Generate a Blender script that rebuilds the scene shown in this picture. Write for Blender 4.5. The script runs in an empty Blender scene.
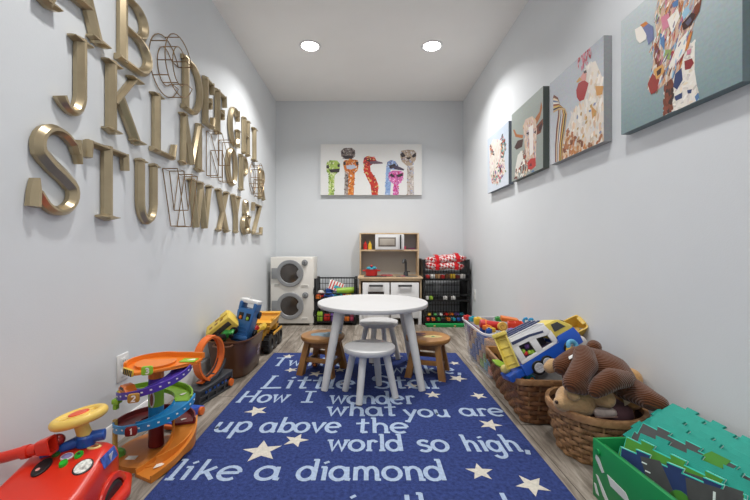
import bpy, bmesh, math, random
from mathutils import Vector, Matrix, Euler
random.seed(7)
SC = bpy.context.scene
COL = SC.collection
PI = math.pi
R = math.radians

# ------------------------------------------------------------------ camera, world, exposure
FP, EYE, VX, VY = 366.0, 0.874, 368.5, 246.7      # focal length in px, eye height, vanishing point
cam_d = bpy.data.cameras.new('camera'); cam = bpy.data.objects.new('camera', cam_d); COL.objects.link(cam)
cam_d.sensor_width = 36; cam_d.lens = FP * 36 / 750
cam_d.shift_x = (375 - VX) / 750; cam_d.shift_y = (VY - 250) / 750
cam_d.clip_start = 0.02
cam.location = (0, 0, EYE); cam.rotation_euler = (PI / 2, 0, 0)
SC.camera = cam
world = bpy.data.worlds.new('world'); SC.world = world; world.use_nodes = True
world.node_tree.nodes['Background'].inputs[0].default_value = (0.8, 0.85, 0.9, 1)
world.node_tree.nodes['Background'].inputs[1].default_value = 0.05
SC.view_settings.view_transform = 'Standard'; SC.view_settings.look = 'None'
SC.view_settings.gamma = 1; SC.view_settings.use_curve_mapping = False
SC.view_settings.exposure = 0.0
LAMP_W = 19.5

XL, XR, YB, YF, ZC = -1.135, 1.160, 4.485, -1.6, 2.659   # room: left, right, back, behind camera, ceiling

def at(px, py, y):
    return Vector(((px - VX) * y / FP, y, EYE - (py - VY) * y / FP))
def fl(px, py, z=0.0):
    y = FP * (EYE - z) / (py - VY)
    return Vector(((px - VX) * y / FP, y, z))

# ------------------------------------------------------------------ materials
def s2l(c):
    c = c / 255.0
    return c / 12.92 if c <= 0.04045 else ((c + 0.055) / 1.055) ** 2.4
def lin(c):
    return (s2l(c[0]), s2l(c[1]), s2l(c[2]), 1.0)
_mats = {}
def mat(name, c, rough=0.5, metal=0.0, var=0.06, scale=12.0, bump=0.0, bscale=60.0, coat=0.0, stretch=(1, 1, 1), spec=0.5, emit=0):
    if name in _mats: return _mats[name]
    m = bpy.data.materials.new(name); m.use_nodes = True; nt = m.node_tree; N = nt.nodes; L = nt.links
    b = N['Principled BSDF']
    b.inputs['Roughness'].default_value = rough; b.inputs['Metallic'].default_value = metal
    b.inputs['Specular IOR Level'].default_value = spec; b.inputs['Coat Weight'].default_value = coat
    tc = N.new('ShaderNodeTexCoord'); mp = N.new('ShaderNodeMapping'); mp.inputs['Scale'].default_value = stretch
    L.new(tc.outputs['Object'], mp.inputs['Vector'])
    nz = N.new('ShaderNodeTexNoise'); nz.inputs['Scale'].default_value = scale; nz.inputs['Detail'].default_value = 4
    L.new(mp.outputs['Vector'], nz.inputs['Vector'])
    rp = N.new('ShaderNodeValToRGB'); l = lin(c)
    rp.color_ramp.elements[0].position = 0.3; rp.color_ramp.elements[1].position = 0.7
    rp.color_ramp.elements[0].color = tuple(max(0, v * (1 - var)) for v in l[:3]) + (1,)
    rp.color_ramp.elements[1].color = tuple(min(1, v * (1 + var)) for v in l[:3]) + (1,)
    L.new(nz.outputs['Fac'], rp.inputs['Fac']); L.new(rp.outputs['Color'], b.inputs['Base Color'])
    if bump:
        n2 = N.new('ShaderNodeTexNoise'); n2.inputs['Scale'].default_value = bscale; n2.inputs['Detail'].default_value = 3
        L.new(mp.outputs['Vector'], n2.inputs['Vector'])
        bp = N.new('ShaderNodeBump'); bp.inputs['Strength'].default_value = bump; bp.inputs['Distance'].default_value = 0.01
        L.new(n2.outputs['Fac'], bp.inputs['Height']); L.new(bp.outputs['Normal'], b.inputs['Normal'])
    if emit:
        b.inputs['Emission Color'].default_value = l; b.inputs['Emission Strength'].default_value = emit
    _mats[name] = m
    return m
def plastic(name, c, rough=0.38): return mat('plastic_' + name, c, rough, var=0.03)

def wood(name, c1, c2, scale=8.0, stretch=(1, 1, 0.15), rough=0.5, coat=0.0):
    if name in _mats: return _mats[name]
    m = bpy.data.materials.new(name); m.use_nodes = True; N = m.node_tree.nodes; L = m.node_tree.links
    b = N['Principled BSDF']; b.inputs['Roughness'].default_value = rough; b.inputs['Coat Weight'].default_value = coat
    tc = N.new('ShaderNodeTexCoord'); mp = N.new('ShaderNodeMapping'); mp.inputs['Scale'].default_value = stretch
    nz = N.new('ShaderNodeTexNoise'); nz.inputs['Scale'].default_value = scale; nz.inputs['Detail'].default_value = 6; nz.inputs['Distortion'].default_value = 1.2
    rp = N.new('ShaderNodeValToRGB'); rp.color_ramp.elements[0].color = lin(c1); rp.color_ramp.elements[1].color = lin(c2)
    rp.color_ramp.elements[0].position = 0.3; rp.color_ramp.elements[1].position = 0.7
    L.new(tc.outputs['Object'], mp.inputs['Vector']); L.new(mp.outputs['Vector'], nz.inputs['Vector'])
    L.new(nz.outputs['Fac'], rp.inputs['Fac']); L.new(rp.outputs['Color'], b.inputs['Base Color'])
    bp = N.new('ShaderNodeBump'); bp.inputs['Strength'].default_value = 0.15; bp.inputs['Distance'].default_value = 0.003
    L.new(nz.outputs['Fac'], bp.inputs['Height']); L.new(bp.outputs['Normal'], b.inputs['Normal'])
    _mats[name] = m
    return m

def floor_mat():
    m = bpy.data.materials.new('vinyl_planks'); m.use_nodes = True; N = m.node_tree.nodes; L = m.node_tree.links
    b = N['Principled BSDF']; b.inputs['Roughness'].default_value = 0.55
    tc = N.new('ShaderNodeTexCoord')
    mp = N.new('ShaderNodeMapping'); mp.inputs['Rotation'].default_value = (0, 0, PI / 2)
    L.new(tc.outputs['Object'], mp.inputs['Vector'])
    br = N.new('ShaderNodeTexBrick'); br.inputs['Scale'].default_value = 1; br.inputs['Brick Width'].default_value = 0.9
    br.inputs['Row Height'].default_value = 0.15; br.inputs['Mortar Size'].default_value = 0.0022; br.offset = 0.37
    br.inputs['Color1'].default_value = (0.0, 0.0, 0.0, 1); br.inputs['Color2'].default_value = (1, 1, 1, 1); br.inputs['Mortar'].default_value = (0.5, 0.5, 0.5, 1)
    L.new(mp.outputs['Vector'], br.inputs['Vector'])
    m2 = N.new('ShaderNodeMapping'); m2.inputs['Scale'].default_value = (14, 1.6, 1)
    ad = N.new('ShaderNodeVectorMath'); ad.operation = 'ADD'
    sc = N.new('ShaderNodeVectorMath'); sc.operation = 'SCALE'; sc.inputs[3].default_value = 7.0
    L.new(br.outputs['Color'], sc.inputs[0]); L.new(tc.outputs['Object'], m2.inputs['Vector'])
    L.new(m2.outputs['Vector'], ad.inputs[0]); L.new(sc.outputs[0], ad.inputs[1])
    nz = N.new('ShaderNodeTexNoise'); nz.inputs['Scale'].default_value = 1.3; nz.inputs['Detail'].default_value = 8; nz.inputs['Roughness'].default_value = 0.72; nz.inputs['Distortion'].default_value = 0.6
    L.new(ad.outputs[0], nz.inputs['Vector'])
    rp = N.new('ShaderNodeValToRGB'); e = rp.color_ramp.elements
    e[0].position = 0.30; e[0].color = lin((78, 70, 62)); e[1].position = 0.68; e[1].color = lin((188, 180, 169))
    x = e.new(0.44); x.color = lin((124, 114, 103)); x = e.new(0.55); x.color = lin((158, 149, 138))
    L.new(nz.outputs['Fac'], rp.inputs['Fac'])
    mx = N.new('ShaderNodeMix'); mx.data_type = 'RGBA'; mx.blend_type = 'MULTIPLY'; mx.inputs[0].default_value = 1
    tint = N.new('ShaderNodeValToRGB'); tint.color_ramp.elements[0].color = (0.72, 0.70, 0.68, 1); tint.color_ramp.elements[1].color = (1, 1, 1, 1)
    L.new(br.outputs['Color'], tint.inputs['Fac']); L.new(rp.outputs['Color'], mx.inputs[6]); L.new(tint.outputs['Color'], mx.inputs[7])
    m3 = N.new('ShaderNodeMix'); m3.data_type = 'RGBA'; L.new(br.outputs['Fac'], m3.inputs[0]); L.new(mx.outputs[2], m3.inputs[6]); m3.inputs[7].default_value = lin((70, 62, 54))
    L.new(m3.outputs[2], b.inputs['Base Color'])
    bp = N.new('ShaderNodeBump'); bp.inputs['Strength'].default_value = 0.2; bp.inputs['Distance'].default_value = 0.002
    L.new(nz.outputs['Fac'], bp.inputs['Height']); L.new(bp.outputs['Normal'], b.inputs['Normal'])
    return m

def paint_mat(name, rough=0.55, bump=0.25):
    m = bpy.data.materials.new(name); m.use_nodes = True; N = m.node_tree.nodes; L = m.node_tree.links
    b = N['Principled BSDF']; b.inputs['Roughness'].default_value = rough
    at_ = N.new('ShaderNodeVertexColor'); at_.layer_name = 'paint'
    tc = N.new('ShaderNodeTexCoord'); nz = N.new('ShaderNodeTexNoise'); nz.inputs['Scale'].default_value = 90; nz.inputs['Detail'].default_value = 3
    L.new(tc.outputs['Object'], nz.inputs['Vector'])
    hs = N.new('ShaderNodeMix'); hs.data_type = 'RGBA'; hs.blend_type = 'OVERLAY'; hs.inputs[0].default_value = 0.18
    L.new(at_.outputs['Color'], hs.inputs[6]); L.new(nz.outputs['Color'], hs.inputs[7])
    L.new(hs.outputs[2], b.inputs['Base Color'])
    bp = N.new('ShaderNodeBump'); bp.inputs['Strength'].default_value = bump; bp.inputs['Distance'].default_value = 0.002
    L.new(nz.outputs['Fac'], bp.inputs['Height']); L.new(bp.outputs['Normal'], b.inputs['Normal'])
    return m

def clear_mat(name, c, clear=0.6, rough=0.25):
    m = bpy.data.materials.new(name); m.use_nodes = True; N = m.node_tree.nodes; L = m.node_tree.links
    b = N['Principled BSDF']; b.inputs['Base Color'].default_value = lin(c); b.inputs['Roughness'].default_value = rough
    tr = N.new('ShaderNodeBsdfTransparent'); mx = N.new('ShaderNodeMixShader')
    fr = N.new('ShaderNodeTexNoise'); fr.inputs['Scale'].default_value = 9
    mr = N.new('ShaderNodeMapRange'); mr.inputs[3].default_value = clear - 0.06; mr.inputs[4].default_value = clear + 0.06
    L.new(fr.outputs['Fac'], mr.inputs[0]); L.new(mr.outputs[0], mx.inputs[0])
    L.new(b.outputs[0], mx.inputs[1]); L.new(tr.outputs[0], mx.inputs[2]); L.new(mx.outputs[0], N['Material Output'].inputs[0])
    return m

def fuzzy_mat(name, c, ribs=0.0, var=0.2):
    """soft plush: sheen, noise bump, optional corduroy ribs"""
    m = bpy.data.materials.new(name); m.use_nodes = True; N = m.node_tree.nodes; L = m.node_tree.links
    b = N['Principled BSDF']; b.inputs['Roughness'].default_value = 0.95; b.inputs['Sheen Weight'].default_value = 0.35; b.inputs['Specular IOR Level'].default_value = 0.1
    tc = N.new('ShaderNodeTexCoord'); nz = N.new('ShaderNodeTexNoise'); nz.inputs['Scale'].default_value = 120; nz.inputs['Detail'].default_value = 4
    L.new(tc.outputs['Object'], nz.inputs['Vector'])
    l = lin(c); rp = N.new('ShaderNodeValToRGB')
    rp.color_ramp.elements[0].color = tuple(v * (1 - var) for v in l[:3]) + (1,); rp.color_ramp.elements[1].color = tuple(min(1, v * (1 + var)) for v in l[:3]) + (1,)
    bp = N.new('ShaderNodeBump'); bp.inputs['Distance'].default_value = 0.006; bp.inputs['Strength'].default_value = 0.5
    if ribs:
        wv = N.new('ShaderNodeTexWave'); wv.inputs['Scale'].default_value = ribs; wv.inputs['Distortion'].default_value = 1.4; wv.inputs['Detail'].default_value = 1
        wv.bands_direction = 'DIAGONAL'
        wv.inputs['Detail Scale'].default_value = 0.4
        L.new(tc.outputs['Object'], wv.inputs['Vector']); L.new(wv.outputs['Fac'], rp.inputs['Fac'])
        rp.color_ramp.elements[0].color = tuple(v * 0.72 for v in l[:3]) + (1,)
        L.new(wv.outputs['Fac'], bp.inputs['Height']); bp.inputs['Strength'].default_value = 0.55
    else:
        L.new(nz.outputs['Fac'], rp.inputs['Fac']); L.new(nz.outputs['Fac'], bp.inputs['Height'])
    L.new(rp.outputs['Color'], b.inputs['Base Color']); L.new(bp.outputs['Normal'], b.inputs['Normal'])
    return m

# ------------------------------------------------------------------ mesh builder
def rotm(ax, deg): return Matrix.Rotation(R(deg), 4, ax)
def T(x, y=None, z=None):
    return Matrix.Translation(Vector(x) if y is None else Vector((x, y, z)))
def frame(o, ex, ey, ez):
    m = Matrix.Identity(4)
    for i, v in enumerate((Vector(ex), Vector(ey), Vector(ez))):
        for k in range(3): m[k][i] = v[k]
    for k in range(3): m[k][3] = o[k]
    return m
class MB:
    def __init__(s, M=None):
        s.v = []; s.f = []; s.mi = []; s.col = []; s.M = M or Matrix.Identity(4); s.k = 0; s.c = None
    def mat(s, k): s.k = k; return s
    def add(s, vs, fs, M=None):
        n = len(s.v); mm = s.M @ M if M is not None else s.M
        s.v += [mm @ Vector(p) for p in vs]
        for f in fs:
            s.f.append([n + i for i in f]); s.mi.append(s.k); s.col.append(s.c)
        return s
    def box(s, c, d, bev=0.0, M=None, seg=2):
        x, y, z = d[0] / 2, d[1] / 2, d[2] / 2
        if bev <= 0:
            vs = [(c[0] + a * x, c[1] + b * y, c[2] + e * z) for a in (-1, 1) for b in (-1, 1) for e in (-1, 1)]
            return s.add(vs, [(0, 1, 3, 2), (4, 6, 7, 5), (0, 4, 5, 1), (2, 3, 7, 6), (0, 2, 6, 4), (1, 5, 7, 3)], M)
        bm = bmesh.new(); bmesh.ops.create_cube(bm, size=1)
        for v in bm.verts: v.co = Vector((v.co.x * d[0], v.co.y * d[1], v.co.z * d[2]))
        bmesh.ops.bevel(bm, geom=list(bm.edges), offset=min(bev, 0.49 * min(d)), segments=seg, affect='EDGES', profile=0.5)
        return s._bm(bm, c, M)
    def _bm(s, bm, c=(0, 0, 0), M=None):
        bm.verts.index_update()
        vs = [Vector(c) + v.co for v in bm.verts]; fs = [[v.index for v in f.verts] for f in bm.faces]
        bm.free(); return s.add(vs, fs, M)
    def prism(s, poly, h, bev=0.0, M=None, seg=2):
        """poly in local xy, extruded 0..h in z"""
        bm = bmesh.new()
        a = sum(poly[i][0] * poly[(i + 1) % len(poly)][1] - poly[(i + 1) % len(poly)][0] * poly[i][1] for i in range(len(poly)))
        if a < 0: poly = poly[::-1]
        n = len(poly)
        lo = [bm.verts.new((p[0], p[1], 0)) for p in poly]; hi = [bm.verts.new((p[0], p[1], h)) for p in poly]
        bm.faces.new(lo[::-1]); bm.faces.new(hi)
        for i in range(n): bm.faces.new((lo[i], lo[(i + 1) % n], hi[(i + 1) % n], hi[i]))
        if bev > 0:
            bmesh.ops.bevel(bm, geom=list(bm.edges), offset=bev, segments=seg, affect='EDGES', profile=0.5)
        return s._bm(bm, (0, 0, 0), M)
    def flat(s, poly, M=None):
        return s.add([(p[0], p[1], p[2] if len(p) > 2 else 0) for p in poly], [list(range(len(poly)))], M)
    def loft(s, loops, cap=(True, True), close=True, M=None):
        n = len(loops[0]); vs = [p for l in loops for p in l]; fs = []
        for j in range(len(loops) - 1):
            for i in range(n if close else n - 1):
                k = (i + 1) % n
                fs.append((j * n + i, j * n + k, (j + 1) * n + k, (j + 1) * n + i))
        if cap[0]: fs.append(list(range(n))[::-1])
        if cap[1]: fs.append([(len(loops) - 1) * n + i for i in range(n)])
        return s.add(vs, fs, M)
    def lathe(s, prof, seg=32, M=None, a0=0.0, a1=2 * PI, cap=(True, True)):
        full = abs(a1 - a0 - 2 * PI) < 1e-6
        n = seg if full else seg + 1
        loops = [[(r * math.cos(a0 + (a1 - a0) * i / seg), r * math.sin(a0 + (a1 - a0) * i / seg), z) for i in range(n)] for r, z in prof]
        return s.loft(loops, (cap[0] and prof[0][0] > 1e-6, cap[1] and prof[-1][0] > 1e-6), full, M)
    def cyl(s, p0, p1, r0, r1=None, seg=16, bev=0.0):
        r1 = r0 if r1 is None else r1
        p0 = Vector(p0); p1 = Vector(p1); d = p1 - p0; L = d.length; q = d.to_track_quat('Z', 'Y').to_matrix().to_4x4()
        if bev > 0: prof = [(r0 - bev, 0), (r0 - bev * .3, bev * .3), (r0, bev), (r1, L - bev), (r1 - bev * .3, L - bev * .3), (r1 - bev, L)]
        else: prof = [(r0, 0), (r1, L)]
        return s.lathe(prof, seg, Matrix.Translation(p0) @ q)
    def tube(s, pts, r, seg=8, closed=False, M=None, flatn=None):
        pts = [Vector(p) for p in pts]; n = len(pts)
        rr = r if isinstance(r, (list, tuple)) else [r] * n
        loops = []; prev = None
        for i, p in enumerate(pts):
            if closed: t = pts[(i + 1) % n] - pts[i - 1]
            else: t = pts[min(i + 1, n - 1)] - pts[max(i - 1, 0)]
            t.normalize()
            if prev is None:
                u = t.orthogonal().normalized()
            else:
                u = prev - t * prev.dot(t)
                u = u.normalized() if u.length > 1e-6 else t.orthogonal().normalized()
            prev = u; w = t.cross(u)
            loops.append([p + rr[i] * (math.cos(2 * PI * k / seg) * u + math.sin(2 * PI * k / seg) * w) for k in range(seg)])
        if closed:
            vs = [q for l in loops for q in l]; fs = []
            for j in range(n):
                j2 = (j + 1) % n
                for k in range(seg):
                    k2 = (k + 1) % seg
                    fs.append((j * seg + k, j * seg + k2, j2 * seg + k2, j2 * seg + k))
            return s.add(vs, fs, M)
        return s.loft(loops, (True, True), True, M)
    def strip(s, pts, wvec, t=0.004, M=None):
        """a band: pts is the centre line, wvec(i) the half-width vector, t thickness vector(i)"""
        loops = []
        for i, p in enumerate(pts):
            p = Vector(p); w = Vector(wvec(i)); n = Vector(t(i))
            loops.append([p - w - n, p + w - n, p + w + n, p - w + n])
        return s.loft(loops, (True, True), True, M)
    def ball(s, c, r, M=None, seg=20, rings=12):
        r = (r, r, r) if not isinstance(r, (tuple, list)) else r
        prof = [(max(1e-7, math.sin(PI * j / rings)), -math.cos(PI * j / rings)) for j in range(rings + 1)]
        loops = [[(c[0], c[1], c[2]) for _ in range(1)]]
        vs = [(c[0], c[1], c[2] - r[2])]; fs = []
        for j in range(1, rings):
            for i in range(seg):
                a = 2 * PI * i / seg
                vs.append((c[0] + r[0] * prof[j][0] * math.cos(a), c[1] + r[1] * prof[j][0] * math.sin(a), c[2] + r[2] * prof[j][1]))
        vs.append((c[0], c[1], c[2] + r[2])); top = len(vs) - 1
        for i in range(seg):
            k = (i + 1) % seg
            fs.append((0, 1 + k, 1 + i))
            for j in range(rings - 2):
                a = 1 + j * seg
                fs.append((a + i, a + k, a + seg + k, a + seg + i))
            a = 1 + (rings - 2) * seg
            fs.append((a + i, a + k, top))
        return s.add(vs, fs, M)
    def build(s, name, mats, parent=None, loc=None, smooth=35):
        me = bpy.data.meshes.new(name)
        me.from_pydata([tuple(v) for v in s.v], [], s.f)
        for m in (mats if isinstance(mats, (list, tuple)) else [mats]): me.materials.append(m)
        me.polygons.foreach_set('material_index', s.mi)
        if any(c is not None for c in s.col):
            ca = me.color_attributes.new('paint', 'FLOAT_COLOR', 'CORNER')
            for p, c in zip(me.polygons, s.col):
                if c is None: c = (0.5, 0.5, 0.5, 1)
                for li in p.loop_indices: ca.data[li].color = c
        bm = bmesh.new(); bm.from_mesh(me)
        if s.col and s.col[0] is None: bmesh.ops.recalc_face_normals(bm, faces=list(bm.faces))
        if smooth:
            for f in bm.faces: f.smooth = True
            for e in bm.edges:
                if len(e.link_faces) == 2: e.smooth = e.calc_face_angle(3.2) < R(smooth)
        bm.to_mesh(me); bm.free()
        o = bpy.data.objects.new(name, me); COL.objects.link(o)
        if parent is not None: o.parent = parent
        if loc is not None: o.location = loc
        return o

def tag(o, label=None, cat=None, group=None, kind=None):
    if label: o['label'] = label
    if cat: o['category'] = cat
    if group: o['group'] = group
    if kind: o['kind'] = kind
    return o
def thing(name, label, cat, loc=(0, 0, 0), rz=0.0, group=None, M=None):
    o = bpy.data.objects.new(name, None); COL.objects.link(o); o.empty_display_size = 0.05
    if M is not None: o.matrix_world = M
    else: o.location = loc; o.rotation_euler = (0, 0, R(rz))
    return tag(o, label, cat, group)
def dup(root, label, loc=None, rz=None, M=None):
    r = root.copy(); COL.objects.link(r); r['label'] = label
    if M is not None: r.matrix_world = M
    if loc is not None: r.location = loc
    if rz is not None: r.rotation_euler = (0, 0, R(rz))
    for ch in list(root.children):
        c = ch.copy(); COL.objects.link(c); c.parent = r
        for g in list(ch.children):
            d = g.copy(); COL.objects.link(d); d.parent = c
    return r
def struct(mb, name, m): return tag(mb.build(name, m), kind='structure')
def sq(c, r, n=24, e=4.0, z=0.0, rx=None):
    """superellipse loop"""
    out = []
    rx_, ry_ = r
    for i in range(n):
        a = 2 * PI * i / n; ca, sa = math.cos(a), math.sin(a)
        out.append((c[0] + rx_ * math.copysign(abs(ca) ** (2 / e), ca), c[1] + ry_ * math.copysign(abs(sa) ** (2 / e), sa), z))
    return out
def arc(cx, cy, rx, ry, a0, a1, n=12):
    return [(cx + rx * math.cos(R(a0 + (a1 - a0) * i / n)), cy + ry * math.sin(R(a0 + (a1 - a0) * i / n))) for i in range(n + 1)]
def orient(c, x_dir, up=(0, 0, 1)):
    """matrix with local +x along x_dir, local z as near up as possible"""
    ex = Vector(x_dir).normalized(); ey = Vector(up).cross(ex).normalized(); ez = ex.cross(ey)
    return frame(c, ex, ey, ez)

# ------------------------------------------------------------------ the room
M_WALL = mat('wall_paint', (221, 224.6, 227.5), 0.75, var=0.012, scale=3, bump=0.04, bscale=180)
M_CEIL = mat('ceiling_paint', (248, 247, 244), 0.9, var=0.012, scale=3, bump=0.10, bscale=120)
M_TRIM = mat('trim_paint', (226, 226, 226), 0.4, var=0.01)
th = 0.1
struct(MB().box(((XL + XR) / 2, (YB + YF) / 2, -th / 2), (XR - XL + 2 * th, YB - YF + 2 * th, th)), 'floor', floor_mat())
struct(MB().box(((XL + XR) / 2, (YB + YF) / 2, ZC + th / 2), (XR - XL + 2 * th, YB - YF + 2 * th, th)), 'ceiling', M_CEIL)
struct(MB().box((XL - th / 2, (YB + YF) / 2, ZC / 2), (th, YB - YF, ZC)), 'wall_left', M_WALL)
struct(MB().box((XR + th / 2, (YB + YF) / 2, ZC / 2), (th, YB - YF, ZC)), 'wall_right', M_WALL)
struct(MB().box(((XL + XR) / 2, YB + th / 2, ZC / 2), (XR - XL + 2 * th, th, ZC)), 'wall_back', M_WALL)
struct(MB().box(((XL + XR) / 2, YF - th / 2, ZC / 2), (XR - XL + 2 * th, th, ZC)), 'wall_front', M_WALL)
def skirting(name, p0, p1, inward):
    p0 = Vector(p0); d = Vector(p1) - p0; n = Vector(inward)
    prof = [(0, 0), (0.014, 0), (0.014, 0.058), (0.010, 0.066), (0.010, 0.078), (0.005, 0.088), (0, 0.09)]
    mb = MB(); mb.loft([[p + n * a + Vector((0, 0, b)) for a, b in prof] for p in (p0, p0 + d)])
    struct(mb, name, M_TRIM)
skirting('baseboard_left', (XL, YF, 0), (XL, YB, 0), (1, 0, 0))
skirting('baseboard_right', (XR, YF, 0), (XR, YB, 0), (-1, 0, 0))
skirting('baseboard_back', (XL + 0.014, YB, 0), (XR - 0.014, YB, 0), (0, -1, 0))

# ceiling lights
M_LENS = mat('lamp_lens', (255, 252, 246), 0.4, var=0, emit=24.0)
def ceiling_light(x, y, label, k=1.0):
    t = thing('recessed_light', label, 'ceiling light', (x, y, ZC), group='recessed ceiling lights')
    MB().lathe([(0.072, 0.0), (0.074, -0.004), (0.088, -0.007), (0.097, -0.004), (0.099, 0.0)], 40, cap=(False, False)).build('trim_ring', M_TRIM, t)
    MB().lathe([(0.0, -.017), (.035, -.0155), (.058, -.011), (.068, -.006), (.0715, -.001)], 40, cap=(False, False)).build('lens', M_LENS, t)
    ld = bpy.data.lights.new('downlight', 'AREA'); ld.shape = 'DISK'; ld.size = 0.13; ld.energy = LAMP_W * k; ld.spread = R(130); ld.color = (1.0, 0.985, 0.965)
    lo = bpy.data.objects.new('downlight', ld); COL.objects.link(lo); lo.location = (0, 0, -0.022); lo.parent = t
for y, row in ((3.255, 'far'), (1.25, 'near'), (-0.75, 'rear')):
    for x, side in ((-0.52, 'left'), (0.565, 'right')):
        if row == 'far': lb = 'round white recessed ceiling light, the %s one of the pair in view' % side
        else: lb = 'round white recessed ceiling light %s, above the frame at %s' % ('over the play table end' if row == 'near' else 'behind the camera', side)
        ceiling_light(x, y, lb, {'far': .82, 'near': .43, 'rear': .45}[row])

# wall sockets
M_WHITE = plastic('white', (232, 232, 230), 0.35)
M_SLOT = plastic('dark_slot', (45, 45, 45))
def outlet(M, label):
    t = thing('wall_outlet', label, 'power outlet', M=M)
    MB().box((0, 0, 0.003), (0.078, 0.122, 0.006), 0.0025).build('cover_plate', M_WHITE, t)
    for s in (-1, 1):
        mb = MB(); mb.mat(0).box((0, s * 0.026, 0.007), (0.036, 0.034, 0.004), 0.0015)
        mb.mat(1)
        for dx in (-0.007, 0.007): mb.box((dx, s * 0.026 + 0.004, 0.0092), (0.0025, 0.009, 0.001))
        mb.box((0, s * 0.026 - 0.008, 0.0092), (0.005, 0.005, 0.001))
        mb.build('socket', [M_WHITE, M_SLOT], t)
outlet(frame((XL, 1.686, 0.32), (0, 1, 0), (0, 0, 1), (1, 0, 0)), 'white double outlet low on the left wall behind the toy garage')
outlet(frame((XR, 3.99, 0.35), (0, -1, 0), (0, 0, 1), (-1, 0, 0)), 'white double outlet low on the right wall beside black bins')
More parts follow.
